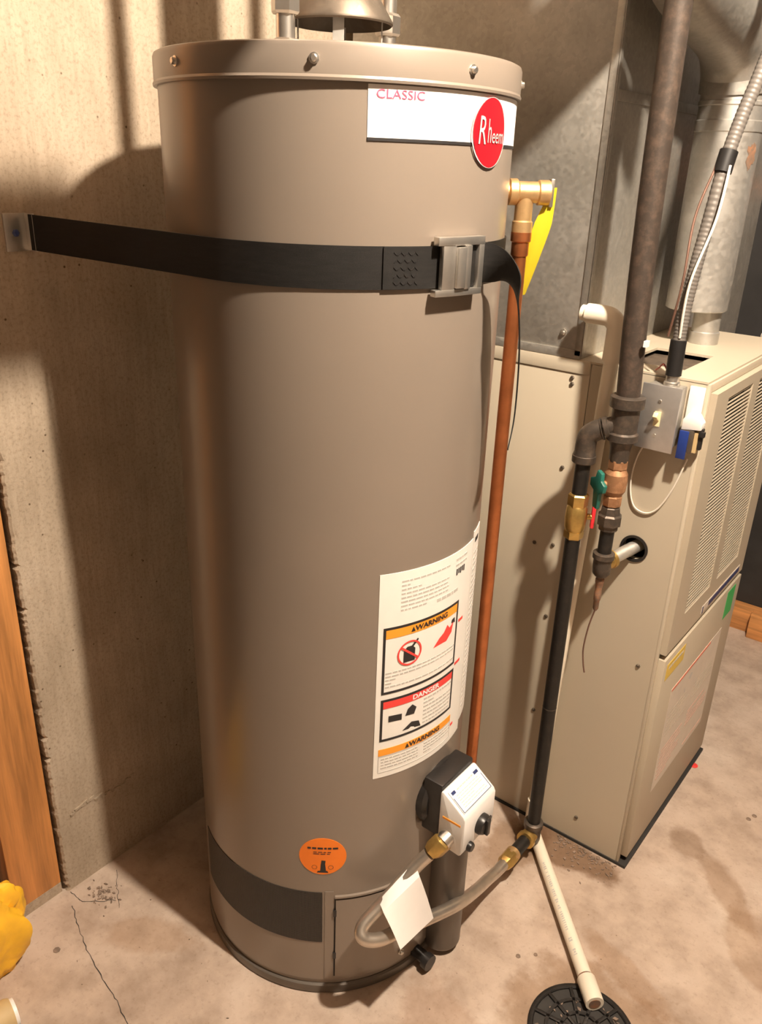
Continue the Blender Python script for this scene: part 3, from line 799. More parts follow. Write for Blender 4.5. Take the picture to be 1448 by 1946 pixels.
tb = MB(); bar(-8.4, -4.6, 1.2785, 1.3315, 0.258, 0.2600, tb)
part('buckle_slot', tb, 'strap', bu)
# wall bracket
br = part('wall_bracket', MB().box(WX-0.001, WX+0.003, -0.306, -0.268, 1.281, 1.337), 'zinc', ST, 0.001, label='zinc bracket bolted to the wall')
part('bracket_flange', MB().box(WX+0.002, WX+0.026, -0.2715, -0.268, 1.281, 1.337), 'zinc', br, 0.0008)
part('anchor_bolt', MB().lathe([(0.0058, WX+0.002), (0.0058, WX+0.005), (0.0035, WX+0.007)], (0, -0.289, 1.308), (1, 0, 0), 6), 'navy', br, label='dark anchor bolt')

# ------------------------------------------------------------------ furnace
FX0, FX1, FY0, FY1, FZ = -0.33, 0.451, 0.452, 0.974, 1.094
F = root('furnace', 'beige upright furnace cabinet with louvered front door', 'furnace', (0.1, 0.7, 0))
XS = 0.238
part('rear_side_panel', MB().box(FX0, XS-0.0012, FY0, FY0+0.02, 0.006, FZ), 'beige', F, 0.002)
hx, hz, hr = 0.3735, 0.757, 0.0245
sp = MB()
n = 40; q = 0.04
vs = []; fs = []
for k in range(n):
    t = 2*math.pi*k/n; c, s = math.cos(t), math.sin(t); m = max(abs(c), abs(s))
    vs += [(hx+hr*c, FY0, hz+hr*s), (hx+q*c/m, FY0, hz+q*s/m), (hx+hr*c, FY0+0.02, hz+hr*s)]
for k in range(n):
    m = (k+1) % n; fs += [(3*k, 3*k+1, 3*m+1, 3*m), (3*k, 3*m, 3*m+2, 3*k+2)]
sp.add(vs, fs)
for a in ((XS, FX1, 0.006, hz-q), (XS, FX1, hz+q, FZ), (XS, hx-q, hz-q, hz+q), (hx+q, FX1, hz-q, hz+q)):
    sp.add([(a[0], FY0, a[2]), (a[1], FY0, a[2]), (a[1], FY0, a[3]), (a[0], FY0, a[3])], [(0, 1, 2, 3)])
part('front_side_panel', sp, 'beige', F, smooth=False)
part('hole_rim', MB().lathe([(hr-0.002, -0.002), (hr+0.003, -0.002), (hr+0.003, 0.004), (hr-0.002, 0.004)], (hx, FY0, hz), (0, 1, 0), 36, True), 'plastic_black', F, label='black grommet round the gas pipe hole')
part('back_panel', MB().box(FX0, FX0+0.01, FY0, FY1, 0.006, FZ), 'beige', F)
part('inner_liner', MB().box(XS-0.02, XS-0.008, FY0+0.02, FY1-0.01, 0.01, FZ-0.02), 'dark', F)
part('far_side_panel', MB().box(FX0, FX1, FY1-0.01, FY1, 0.006, FZ), 'beige', F)
tpn = MB()
OX0, OX1, OY0, OY1 = 0.275, 0.388, 0.515, 0.680
for a in ((FX0, OX0, FY0, FY1), (OX1, FX1+0.002, FY0, FY1), (OX0, OX1, FY0, OY0), (OX0, OX1, OY1, FY1)):
    tpn.box(a[0], a[1], a[2], a[3], FZ-0.001, FZ+0.004)
part('top_panel', tpn, 'beige', F)
part('draft_tray', MB().box(OX0-0.01, OX1+0.01, OY0-0.01, OY1+0.01, FZ-0.016, FZ-0.010), 'tray', F, label='dark tray inside the top opening')  # plain dark brown sheet just below the top opening
part('plinth', MB().box(FX0+0.01, FX1-0.006, FY0+0.006, FY1-0.006, 0, 0.02), 'dark', F)
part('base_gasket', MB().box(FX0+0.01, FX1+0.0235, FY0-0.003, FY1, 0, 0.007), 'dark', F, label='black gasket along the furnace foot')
fs_ = MB().lathe([(0.0045, 0), (0.0045, 0.0015), (0.003, 0.003)], (0, 0, 0), (0, -1, 0), 6)
fsm = sharedmesh(fs_, 'galv_dark')
for x, z in ((0.202, 1.062), (0.203, 1.050), (0.205, 0.881), (0.206, 0.711), (0.164, 0.704), (0.211, 0.544), (0.422, 0.51), (0.347, 0.069), (0.21, 0.30)):
    inst('panel_screw', fsm, F, (x, FY0, z))
part('rear_top_flange', MB().box(FX0, XS-0.003, FY0-0.0022, FY0+0.003, FZ-0.022, FZ+0.003), 'beige', F, 0.0005)
# upper louvered door
D0 = FX1; DT = 0.018
UD = root_ud = None
def fbox(y0, y1, z0, z1, x0=0.0, x1=DT): return (D0+x0, D0+x1, y0, y1, z0, z1)
ud = MB()
UY0, UY1, UZ0, UZ1 = 0.462, 0.966, 0.548, 1.078
C1, C2 = (0.535, 0.690), (0.735, 0.890); LZ0, LZ1 = 0.612, 1.058
for a in ((UY0, UY1, UZ0, LZ0), (UY0, UY1, LZ1, UZ1), (UY0, C1[0], LZ0, LZ1), (C1[1], C2[0], LZ0, LZ1), (C2[1], UY1, LZ0, LZ1)):
    ud.box(*fbox(*a))
UDo = part('upper_door', ud, 'beige_door', F, label='upper louvered door')
part('door_backing', MB().box(D0-0.004, D0+0.004, UY0+0.01, UY1-0.01, UZ0+0.01, UZ1-0.01), 'dark', UDo)
nl = 56; ph = (LZ1-LZ0)/nl
slm = MB().obox((0, 0, 0), (0, 1, 0), (0.45, 0, -1), (1, 0, 0.45), (C1[1]-C1[0])/2, ph*0.17, 0.0009)
slme = sharedmesh(slm, 'beige_door')
for cy in (C1, C2):
    for k in range(nl):
        inst('louver_slat', slme, UDo, (D0+DT-0.003, (cy[0]+cy[1])/2, LZ0+(k+0.5)*ph))
FD = PlaneMap((D0+DT, 0, 0), (0, 1, 0), (0, 0, 1), (1, 0, 0))
nb = part('name_badge', p_rect(MB(), FD, 0.66, 0.93, 0.557, 0.575, 0.0012, 0.001), 'faded', UDo, label='long badge with navy print')
nbp = MB(); p_rect(nbp, FD, 0.705, 0.925, 0.560, 0.572, 0.0018); p_rect(nbp, FD, 0.662, 0.668, 0.5575, 0.5745, 0.0018)
part('badge_print', nbp, 'navy', nb)
# stile and lower door
part('front_stile', MB().box(D0-0.001, D0+0.006, FY0, UY0-0.001, 0.006, FZ), 'beige', F, 0.0008)
part('far_stile', MB().box(D0-0.001, D0+0.006, UY1+0.001, FY1, 0.006, FZ), 'beige', F, 0.0008)
part('top_rail', MB().box(D0-0.001, D0+0.006, UY0, UY1, UZ1+0.001, FZ), 'beige', F, 0.0008)
part('middle_rail', MB().box(D0-0.006, D0+0.002, UY0, UY1, 0.53, 0.56), 'dark', F)
LD = part('lower_door', MB().box(D0, D0+DT+0.002, 0.461, 0.967, 0.022, 0.536), 'beige_door', F, 0.0015, label='lower door with faded labels')
LP = PlaneMap((D0+DT+0.002, 0, 0), (0, 1, 0), (0, 0, 1), (1, 0, 0))
ys = part('yellow_sticker', p_rect(MB(), LP, 0.478, 0.585, 0.482, 0.520, 0.0008, 0.0006), 'yellowst', LD)
part('small_print', p_lines(MB(), LP, 0.49, 0.575, 0.502, 0.512, 1, 0.0013, 0.5, 3), 'greyprint', ys)
part('green_sticker', p_rect(MB(), LP, 0.868, 0.928, 0.452, 0.525, 0.0008, 0.0006), 'greenst', LD)
la = part('instruction_label', p_rect(MB(), LP, 0.545, 0.880, 0.150, 0.425, 0.0008, 0.0006), 'faded', LD, label='large faded instruction label')
lr = MB(); p_rect(lr, LP, 0.548, 0.800, 0.418, 0.4245, 0.0013); 
part('red_line', lr, 'fadedred', la)
lr = MB()
p_lines(lr, LP, 0.72, 0.86, 0.225, 0.275, 5, 0.0013, 0.35, 2); p_lines(lr, LP, 0.56, 0.69, 0.17, 0.26, 8, 0.0013, 0.3, 4); p_lines(lr, LP, 0.74, 0.87, 0.16, 0.17, 1, 0.0013, 0.4, 6)
part('red_print', lr, 'palered', la)
lr = MB(); p_lines(lr, LP, 0.56, 0.70, 0.29, 0.36, 6, 0.0013, 0.2, 12); p_lines(lr, LP, 0.73, 0.86, 0.30, 0.35, 5, 0.0013, 0.2, 13)
part('small_print', lr, 'beige', la)
part('pictogram', p_poly(MB(), LP, [(0.665, 0.392), (0.68, 0.382), (0.69, 0.396), (0.675, 0.402)], 0.0014), 'greyprint', la)
part('pictogram', p_poly(MB(), LP, [(0.645, 0.372), (0.65, 0.36), (0.655, 0.362), (0.65, 0.376)], 0.0014), 'greyprint', la)
# vent collar on the furnace top
part('vent_collar', MB().lathe([(0.030, FZ+0.003), (0.030, FZ+0.028), (0.0275, FZ+0.030), (0.0275, FZ+0.075)], (0.325, 0.805, 0), seg=32), 'galv2', F, label='short vent collar on the furnace top')

# ------------------------------------------------------------------ ducts
DU = root('air_duct', 'tall galvanized sheet metal air duct behind the heater', 'duct', (-0.05, 0.75, FZ))
DX0, DX1 = -0.36, 0.212
part('front_section', MB().box(DX0, DX1, FY0+0.001, 0.976, FZ+0.004, ZC), 'galv', DU, 0.002)
thing('rear_duct', MB().box(DX0, DX1, 0.980, 1.470, 0.0, ZC), 'galv', 'galvanized duct reaching the floor behind the furnace', 'duct', None, 0.002)
cl = MB(); cl.box(DX1-0.012, DX1+0.0025, FY0-0.0015, FY0+0.0005, FZ+0.01, ZC); cl.box(DX1+0.0005, DX1+0.0035, FY0-0.0015, FY0+0.010, FZ+0.01, ZC)
part('corner_seam', cl, 'galv', DU, 0.0006)
part('drive_cleat', MB().box(DX1, DX1+0.004, FY0+0.01, 0.976, 1.535, 1.552), 'galv', DU, 0.001)
part('bottom_flange', MB().box(DX0, DX1, FY0-0.0015, FY0+0.001, FZ+0.004, FZ+0.020), 'galv', DU, 0.0005)
inst('duct_screw', scr_me, DU, (0.172, FY0+0.001, 1.143), (R(90), 0, 0))

V = root('vent_pipe', 'round galvanized furnace vent pipe with elbow overhead', 'vent pipe', (0.30, 0.80, 1.165))
part('vertical_section', MB().lathe([(0.058, 1.166), (0.0615, 1.168), (0.0615, 1.50), (0.0635, 1.502), (0.0635, 1.520), (0.0615, 1.522), (0.0615, 1.545), (0.0635, 1.547), (0.0635, 1.553), (0.0615, 1.555), (0.0615, 1.585)], (0.30, 0.80, 0), seg=40), 'galv2', V)
vp = smooth_path([Vector(p) for p in ((0.30, 0.80, 1.570), (0.30, 0.792, 1.61), (0.299, 0.755, 1.652), (0.298, 0.68, 1.676), (0.297, 0.58, 1.695), (0.296, 0.48, 1.722), (0.294, 0.38, 1.774), (0.292, 0.28, 1.784), (0.290, 0.235, 1.80), (0.288, 0.215, 1.86), (0.288, 0.212, 1.95), (0.288, 0.212, ZC))], 8)
part('elbow_section', MB().tube(vp, 0.066, 36), 'galv', V)
rg = random.Random(21)
rpts = [(-20+13*math.cos(2*math.pi*k/22)*rg.uniform(0.55, 1.1), 1.462+0.030*math.sin(2*math.pi*k/22)*rg.uniform(0.55, 1.1)) for k in range(22)]
rpm = MB(); rvs = [Vector((0.30, 0.80, 0)) + Vector((0.0622*math.cos(R(a)), 0.0622*math.sin(R(a)), z)) for a, z in [(-20, 1.462)] + rpts]
rpm.add(rvs, [(0, 1+k, 1+(k+1) % 22) for k in range(22)])
part('rust_patch', rpm, 'rust', V)
ct = root('capped_tube', 'short tube with yellow paper band behind the conduit', 'tube', (0.262, 0.85, FZ+0.004))
part('tube', MB().cyl((0.262, 0.85, FZ+0.004), (0.262, 0.85, FZ+0.072), 0.0075, 12), 'steel', ct)
part('paper_band', MB().lathe([(0.0078, FZ+0.015), (0.0105, FZ+0.015), (0.0105, FZ+0.065), (0.0078, FZ+0.065)], (0.262, 0.85, 0), seg=14), 'yellow_tag', ct)

# ------------------------------------------------------------------ gas piping
GY = 0.38
G = root('gas_pipe', 'rusty iron gas pipe coming down past the furnace with two branches', 'gas pipe', (0.34, GY, 0.03))
part('riser', MB().tube([(0.343, GY, 1.060), (0.3355, GY, 1.20), (0.3295, GY, 1.40), (0.3265, GY, 1.655), (0.3300, GY-0.002, 1.682), (0.356, GY-0.010, 1.702), (0.400, GY-0.018, 1.722), (0.414, GY-0.022, 1.76), (0.415, GY-0.022, ZC)], 0.0205, 28, sm=6), 'iron', G)
part('hanger_clip', MB().box(0.362, 0.368, GY-0.020, GY-0.008, 1.158, 1.168), 'white', G)
tee = part('tee', MB().lathe([(0.0225, 0.985), (0.0275, 0.988), (0.0275, 1.000), (0.024, 1.003), (0.024, 1.045), (0.030, 1.048), (0.030, 1.066), (0.0255, 1.069)], (0.343, GY, 0), seg=28), 'iron_fit', G, label='iron tee')
EL = Vector((0.286, 0.36, 0))
bdir = (Vector((EL.x, EL.y, 0.992)) - Vector((0.343, GY, 1.018))).normalized()
part('tee_branch', MB().lathe([(0.0175, 0.010), (0.0175, 0.026), (0.0205, 0.027), (0.0205, 0.034), (0.016, 0.035)], (0.343, GY, 1.018), bdir, 22), 'iron_fit', tee)
part('short_nipple', MB().lathe([(0.0132, 0.030), (0.0132, 0.052)], (0.343, GY, 1.018), bdir, 18), 'iron_fit', G)
ep = smooth_path([Vector((0.343, GY, 1.018))+bdir*0.038, Vector((0.343, GY, 1.018))+bdir*0.050, Vector((EL.x+0.003, EL.y+0.001, 0.988)), Vector((EL.x, EL.y, 0.972)), Vector((EL.x, EL.y, 0.945))], 6)
part('elbow', MB().tube(ep, lambda t: 0.0205 if (t < 0.06 or t > 0.88) else 0.0185, 22), 'iron_fit', G, label='iron elbow')
part('elbow_collar', MB().lathe([(0.0195, 0.936), (0.0215, 0.938), (0.0215, 0.950), (0.019, 0.952)], EL, seg=22), 'iron_fit', G)
part('upper_nipple', MB().cyl(EL+Vector((0, 0, 0.872)), EL+Vector((0, 0, 0.938)), 0.0138, 20), 'black_pipe', G)
va = MB().lathe([(0.0170, 0.785), (0.0185, 0.788), (0.0185, 0.800)], EL, seg=6)
va.lathe([(0.0160, 0.799), (0.0195, 0.808), (0.0205, 0.828), (0.0195, 0.846), (0.0165, 0.852)], EL, seg=24)
va.lathe([(0.0185, 0.851), (0.0190, 0.853), (0.0190, 0.872), (0.0165, 0.875)], EL, seg=6)
vb = part('shutoff_valve', va, 'brass', G, angle=25, label='brass shutoff valve')
hd = Vector((0.785, 0.45, 0)).normalized()
hb = EL + Vector((0, 0, 0.83))
part('valve_stem', MB().cyl(hb+hd*0.012, hb+hd*0.030, 0.006, 12), 'brass', vb)
part('valve_handle', MB().obox(hb+hd*0.031+Vector((0, 0, 0.008)), hd, hd.cross(Vector((0, 0, 1))), (0, 0, 1), 0.0035, 0.006, 0.030), 'red_handle', vb, 0.002, label='red lever')
part('drop', MB().cyl(EL+Vector((0, 0, 0.078)), EL+Vector((0, 0, 0.79)), 0.0142, 22), 'black_pipe', G, label='long black drop pipe')
part('drop_coupling', MB().lathe([(0.0146, 0.395), (0.0146, 0.397)], EL, seg=22), 'iron_fit', G)
t2 = part('lower_tee', MB().lathe([(0.012, 0.0345), (0.0165, 0.0355), (0.0185, 0.040), (0.0185, 0.072), (0.0212, 0.074), (0.0212, 0.086), (0.018, 0.088)], EL, seg=24), 'iron_fit', G, label='lower iron tee')
part('tee_branch', MB().lathe([(0.017, 0.008), (0.017, 0.024), (0.0205, 0.025), (0.0205, 0.034), (0.016, 0.035)], EL+Vector((0, 0, 0.056)), (0.0, -1, 0.0), 22), 'brass', t2)
part('lower_nipple', MB().cyl(EL+Vector((0, -0.03, 0.056)), EL+Vector((0, -0.105, 0.058)), 0.0138, 20), 'black_pipe', G)
# furnace branch
K = Vector((0.343, GY, 0))
part('reducer', MB().lathe([(0.014, 0.945), (0.017, 0.948), (0.0185, 0.975), (0.022, 0.987)], K, seg=22), 'iron_fit', G)
gv = MB().lathe([(0.0165, 0.862), (0.0175, 0.866), (0.0175, 0.880), (0.0155, 0.883)], K, seg=8)
gv.lathe([(0.0150, 0.882), (0.0205, 0.892), (0.0215, 0.908), (0.0205, 0.924), (0.0150, 0.934)], K, seg=22)
gv.lathe([(0.0155, 0.932), (0.0178, 0.935), (0.0178, 0.950), (0.0150, 0.952)], K, seg=8)
gvo = part('gas_cock', gv, 'rust_valve', G, angle=25, label='corroded brass gas cock')
gd_ = Vector((-0.45, -0.75, 0)).normalized(); gs_ = gd_.cross(Vector((0, 0, 1)))
gb = K + Vector((0, 0, 0.905))
part('cock_stem', MB().cyl(gb+gd_*0.012, gb+gd_*0.034, 0.006, 12), 'rust_valve', gvo)
part('cock_handle', MB().prism([(-0.007, -0.045), (0.006, -0.043), (0.009, -0.012), (0.021, -0.006), (0.021, 0.008), (0.008, 0.013), (0.004, 0.028), (-0.009, 0.024), (-0.010, 0.010), (-0.021, 0.004), (-0.019, -0.010), (-0.009, -0.014)], gs_, (0, 0, 1), gb+gd_*0.031, gd_, 0.008), 'green', gvo, 0.0015, label='dark green handle')
part('nipple', MB().cyl(K+Vector((0, 0, 0.845)), K+Vector((0, 0, 0.866)), 0.0125, 18), 'black_pipe', G)
part('pipe_union', MB().lathe([(0.0165, 0.812), (0.0185, 0.815), (0.0185, 0.822), (0.0225, 0.824), (0.0225, 0.842), (0.019, 0.845), (0.017, 0.858), (0.0145, 0.860)], K, seg=8), 'iron_fit', G, angle=25, label='iron union')
part('branch_pipe', MB().cyl(K+Vector((0, 0, 0.755)), K+Vector((0, 0, 0.815)), 0.0132, 18), 'black_pipe', G)
t3 = part('branch_tee', MB().lathe([(0.012, 0.716), (0.0165, 0.722), (0.0175, 0.735), (0.0175, 0.752), (0.0205, 0.754), (0.0205, 0.764), (0.017, 0.766)], K, seg=22), 'iron_fit', G)
nd_ = Vector((0.374, 0.465, 0.7585)) - Vector((0.343, GY, 0.742))
part('tee_branch', MB().lathe([(0.0165, 0.006), (0.0165, 0.018), (0.0185, 0.019), (0.0185, 0.026), (0.015, 0.027)], K+Vector((0, 0, 0.742)), nd_, 20), 'brass', t3)
part('inlet_nipple', MB().cyl(K+Vector((0, 0, 0.742))+nd_*0.2, K+Vector((0, 0, 0.742))+nd_*1.35, 0.0125, 18), 'galv2', G, label='pale galvanized nipple into the furnace')
part('rusty_bushing', MB().lathe([(0.003, 0.640), (0.0055, 0.645), (0.0055, 0.662), (0.0068, 0.664), (0.0068, 0.680), (0.0062, 0.682), (0.0075, 0.700), (0.0085, 0.702), (0.0085, 0.709), (0.0065, 0.711), (0.0065, 0.718)], K, seg=14), 'rust', G)
wp = [K+Vector((0, 0, 0.642)), K+Vector((-0.006, -0.002, 0.61)), K+Vector((-0.010, -0.002, 0.575)), K+Vector((-0.011, -0.002, 0.545)), K+Vector((-0.006, -0.003, 0.515)), K+Vector((-0.001, -0.004, 0.498))]
thing('hanging_wire', MB().tube(wp, 0.0016, 8, sm=6), 'copperwire', 'thin rusty wire dangling from the furnace gas pipe', 'wire')

# flexible gas connector
FC = root('gas_connector', 'coated flexible steel gas connector looping to the gas control', 'gas connector', (0.28, 0.0, 0.06))
U = EL + Vector((0, -0.110, 0.060))
fp = [U+Vector((0, 0.0, 0)), Vector((0.286, 0.205, 0.064)), Vector((0.287, 0.163, 0.076)), Vector((0.295, 0.098, 0.105)), Vector((0.303, 0.010, 0.150)), Vector((0.291, -0.080, 0.183)), Vector((0.280, -0.132, 0.199)), Vector((0.268, -0.180, 0.211)),
      Vector((0.252, -0.202, 0.222)), Vector((0.243, -0.194, 0.236)), Vector((0.252, -0.160, 0.258)), Vector((0.264, -0.125, 0.286)), Vector((0.278, -0.093, 0.316)), Vector((0.290, -0.076, 0.336))]
part('hose', MB().tube(fp, 0.0118, 20, sm=8), 'flex', FC)
part('flare_nut', MB().lathe([(0.014, -0.006), (0.0185, -0.003), (0.0185, 0.020), (0.014, 0.030)], U+Vector((0, 0.012, 0)), (0, -1, 0), 6), 'brass', FC, 0.0008, angle=20)
part('union_collar', MB().lathe([(0.0165, -0.014), (0.0165, 0.002)], U+Vector((0, 0.012, 0)), (0, -1, 0), 20), 'bronze', FC)
n0 = Vector((0.305, -0.058, 0.361)); nd2 = (Vector((0.282, -0.088, 0.322))-n0).normalized()
part('inlet_nut', MB().lathe([(0.0145, -0.004), (0.0180, 0.0), (0.0180, 0.020), (0.0140, 0.030)], n0, nd2, 6), 'brass', FC, 0.0008, angle=20)
# folded paper tag round the connector
e0, e1 = Vector((0.249, -0.160, 0.270)), Vector((0.276, -0.098, 0.328))
m0, m1 = Vector((0.266, -0.170, 0.262)), Vector((0.292, -0.104, 0.306))
g0, g1 = Vector((0.305, -0.168, 0.204)), Vector((0.310, -0.078, 0.200))
def paper(u, v):
    if v < 0.3: a, b, t = e0.lerp(m0, v/0.3), e1.lerp(m1, v/0.3), v/0.3
    else: a, b, t = m0.lerp(g0, (v-0.3)/0.7), m1.lerp(g1, (v-0.3)/0.7), 1
    p = a.lerp(b, u)
    return p + Vector((0.4, -0.3, 0.85))*(0.006*math.sin(v*3.1) + 0.002*math.sin(u*5+v*3))
TG = thing('paper_tag', MB().sheet(paper, 10, 14, lambda u, v: Vector((0.6, -0.2, 0.75)), 0.0008), 'paper', 'white paper tag folded over the flexible gas connector', 'tag')

# ------------------------------------------------------------------ condensate drain
C = root('condensate_pipe', 'cream plastic condensate pipe leading to the floor drain', 'pipe', (0.27, 0.42, 0))
PY = 0.421
part('riser', MB().cyl((0.2885, PY, 1.17), (0.2535, PY+0.004, 0.045), 0.0135, 22), 'pvc', C)
part('top_elbow', MB().tube([(0.2300, PY, 1.190), (0.262, PY, 1.190), (0.276, PY, 1.187), (0.2865, PY, 1.176), (0.2882, PY, 1.160), (0.2872, PY, 1.112)], 0.0175, 22, sm=5), 'pvc', C)
part('top_stub', MB().cyl((0.2195, PY, 1.190), (0.233, PY, 1.190), 0.0140, 20), 'pvc', C)
part('foot_elbow', MB().tube([(0.2545, PY+0.003, 0.085), (0.2545, PY+0.002, 0.045), (0.2570, PY-0.004, 0.028), (0.264, PY-0.012, 0.0188), (0.270, PY-0.018, 0.0175)], 0.0160, 20, sm=5), 'pvc', C)
f0, f1 = Vector((0.270, 0.403, 0.0165)), Vector((0.553, 0.105, 0.021))
fd = (f1-f0).normalized()
fr = part('floor_run', MB().cyl(f0, f1, 0.0138, 22), 'pvc', C, label='cream pipe lying on the floor')
pt = MB()
up_ = Vector((0, 0, 1)); sdv = fd.cross(up_); rg = random.Random(8)
for k in range(46):
    if rg.random() < 0.22: continue
    c0 = f0.lerp(f1, 0.26+0.0125*k); nv = up_*math.cos(0.55) + sdv*math.sin(0.55); tv_ = fd.cross(nv)
    pt.obox(c0+nv*0.0138, fd, tv_, nv, rg.uniform(0.0008, 0.002), rg.uniform(0.002, 0.0036), 0.0003)
part('pipe_print', pt, 'greyprint', fr)
part('end_coupling', MB().lathe([(0.0105, 0.052), (0.0170, 0.052), (0.0175, 0.050), (0.0175, 0.002), (0.0165, 0.0), (0.0138, 0.0)], f1-fd*0.035, fd, 22), 'pvc', C)
part('cement_line', MB().lathe([(0.0142, -0.004), (0.0150, -0.002), (0.0142, 0.0)], f1-fd*0.035, fd, 20), 'rust', C)
part('end_bore', MB().lathe([(0.011, 0.0515), (0.011, 0.0528)], f1-fd*0.035, fd, 20), 'rust', C)

# floor drain
DC = Vector((0.566, 0.040, 0))
DR = root('floor_drain', 'black cast iron floor drain grate', 'drain', DC)
part('rim', MB().lathe([(0.086, 0.0), (0.096, 0.0), (0.096, 0.004), (0.093, 0.006), (0.088, 0.006), (0.086, 0.004)], DC, seg=56, closed=True), 'cast', DR)
part('drain_well', MB().lathe([(0.086, 0.0004), (0.086, 0.0010)], DC, seg=48), 'dark', DR)
ringm = [(0.060, 0.066), (0.034, 0.040), (0.008, 0.016)]
for r0, r1 in ringm:
    part('grate_ring', MB().lathe([(r0, 0.001), (r1, 0.001), (r1, 0.0055), (r0, 0.0055)], DC, seg=40, closed=True), 'cast', DR)
spk = sharedmesh(MB().box(0.010, 0.088, -0.0032, 0.0032, 0.001, 0.0055), 'cast', 0.0006)
for k in range(12): inst('grate_bar', spk, DR, DC, (0, 0, R(30*k+9)))
rg = random.Random(5); pb = MB()
for k in range(70):
    a = rg.uniform(0, 6.28); r = 0.08*math.sqrt(rg.random()); s = rg.uniform(0.0015, 0.004)
    pb.obox(DC+Vector((r*math.cos(a), r*math.sin(a), 0.001+s*0.5)), (1, rg.uniform(-1, 1), 0.2), (rg.uniform(-1, 1), 1, 0), (0, 0, 1), s, s*0.8, s*0.5)
o = part('debris', pb, 'gravel', DR); o['kind'] = 'stuff'

# ------------------------------------------------------------------ electrical
SW = root('switch_box', 'metal switch box with ivory toggle on the furnace side', 'switch', (0.387, FY0, 0.97))
part('box', MB().box(0.360, 0.419, 0.418, FY0, 0.978, 1.086), 'galv', SW, 0.002)
pl = part('cover_plate', MB().box(0.353, 0.4225, 0.4135, 0.4178, 0.970, 1.088), 'plate', SW, 0.0018, label='brushed steel cover plate')
part('toggle_frame', MB().box(0.3825, 0.3935, 0.4118, 0.4140, 1.015, 1.041), 'ivory', pl)
part('toggle', MB().obox((0.388, 0.4075, 1.033), (1, 0, 0), (0, -0.8, 0.6), (0, 0.6, 0.8), 0.004, 0.009, 0.0048), 'ivory', pl, 0.001, label='ivory toggle')
ps_me = sharedmesh(MB().lathe([(0.0032, 0), (0.0028, 0.0014)], (0, 0, 0), (0, -1, 0), 12), 'steel')
for z in (0.998, 1.060): inst('plate_screw', ps_me, pl, (0.388, 0.4136, z))
part('conduit_connector', MB().lathe([(0.014, 1.085), (0.014, 1.092), (0.0115, 1.094), (0.0115, 1.110)], (0.396, 0.434, 0), seg=20), 'zinc', SW)
CD = root('flexible_conduit', 'grey flexible conduit climbing from the switch box', 'conduit', (0.39, 0.434, 1.1))
cp = [Vector(p) for p in ((0.396, 0.434, 1.104), (0.395, 0.434, 1.160), (0.395, 0.438, 1.22), (0.398, 0.445, 1.285), (0.401, 0.460, 1.356), (0.404, 0.480, 1.443), (0.411, 0.500, 1.513), (0.422, 0.520, 1.581), (0.430, 0.54, 1.660), (0.44, 0.56, 1.9), (0.44, 0.57, ZC))]
cps = smooth_path(cp, 40)
def ribbed(t): return 0.0110 + 0.0004*math.cos(t*len(cps)*math.pi/2.0)
part('sleeve', MB().tube(cps, ribbed, 12), 'conduit', CD)
part('boot', MB().tube([p for p in smooth_path(cp, 12) if 1.098 < p.z < 1.165], 0.0135, 16), 'tape', CD, label='black rubber boot')
part('tape_wrap', MB().tube([p for p in smooth_path(cp, 12) if 1.425 < p.z < 1.462], 0.0145, 16), 'tape', CD, label='black tape wrap')
for k, (dx, dy, m) in enumerate(((0.012, -0.010, 'whitewire'), (-0.010, -0.008, 'copperwire'))):
    wv = smooth_path([Vector((0.404+dx, 0.480+dy, 1.44)), Vector((0.398+dx*1.6, 0.455+dy, 1.36)), Vector((0.394+dx*0.6, 0.436+dy*1.5, 1.26)), Vector((0.388+dx*0.9, 0.424, 1.17))], 8)
    thing('low_voltage_wire', MB().tube(wv, 0.0022, 8), m, ('white' if k == 0 else 'dark red') + ' thin wire hanging along the flexible conduit', 'wire', 'thin wires along the conduit')
thing('red_wire', MB().tube([(0.352, 0.47, FZ+0.006), (0.362, 0.455, 1.108), (0.374, 0.442, 1.118), (0.382, 0.452, 1.100)], 0.0015, 8, sm=6), 'redwire', 'pinkish wire looping behind the switch box top', 'wire')
thing('thermostat_wire', MB().tube([(0.3605, 0.4485, 0.965), (0.3515, 0.4485, 0.94), (0.347, 0.4485, 0.905), (0.350, 0.4485, 0.868), (0.362, 0.4485, 0.842), (0.385, 0.4485, 0.836), (0.405, 0.4485, 0.85), (0.422, 0.4485, 0.885), (0.434, 0.4485, 0.925), (0.442, 0.4485, 0.958)], 0.0016, 8, sm=6), 'whitewire', 'thin white wire drooping across the furnace side', 'wire')
TR = root('relay_box', 'small relay with blue label on the furnace corner', 'relay', (0.44, 0.44, 0.97))
part('bracket', MB().box(0.4245, 0.4505, 0.447, FY0-0.0002, 1.020, 1.088), 'plastic_white', TR, 0.001)
part('cover', MB().prism([(0.0, 0.0), (0.034, 0.004), (0.034, 0.016), (0.022, 0.032), (0.008, 0.030), (0.0, 0.018)], (1, 0, 0), (0, 0, 1), (0.427, 0.430, 1.014), (0, 1, 0), 0.020), 'plastic_white', TR, 0.001)
part('coil', MB().box(0.4265, 0.4505, 0.430, 0.450, 0.974, 1.015), 'galv_dark', TR, 0.001)
part('blue_face', MB().box(0.4265, 0.4425, 0.4262, 0.4302, 0.962, 1.013), 'blue', TR, 0.0006, label='dark blue label face')
part('tan_side', MB().box(0.4510, 0.4575, 0.432, 0.447, 0.976, 1.012), 'canvas', TR)
part('terminal', MB().box(0.4578, 0.464, 0.434, 0.444, 0.982, 1.020), 'plastic_black', TR, 0.001)
part('terminal_lug', MB().box(0.4585, 0.468, 0.430, 0.438, 1.006, 1.016), 'plastic_black', TR, 0.001)

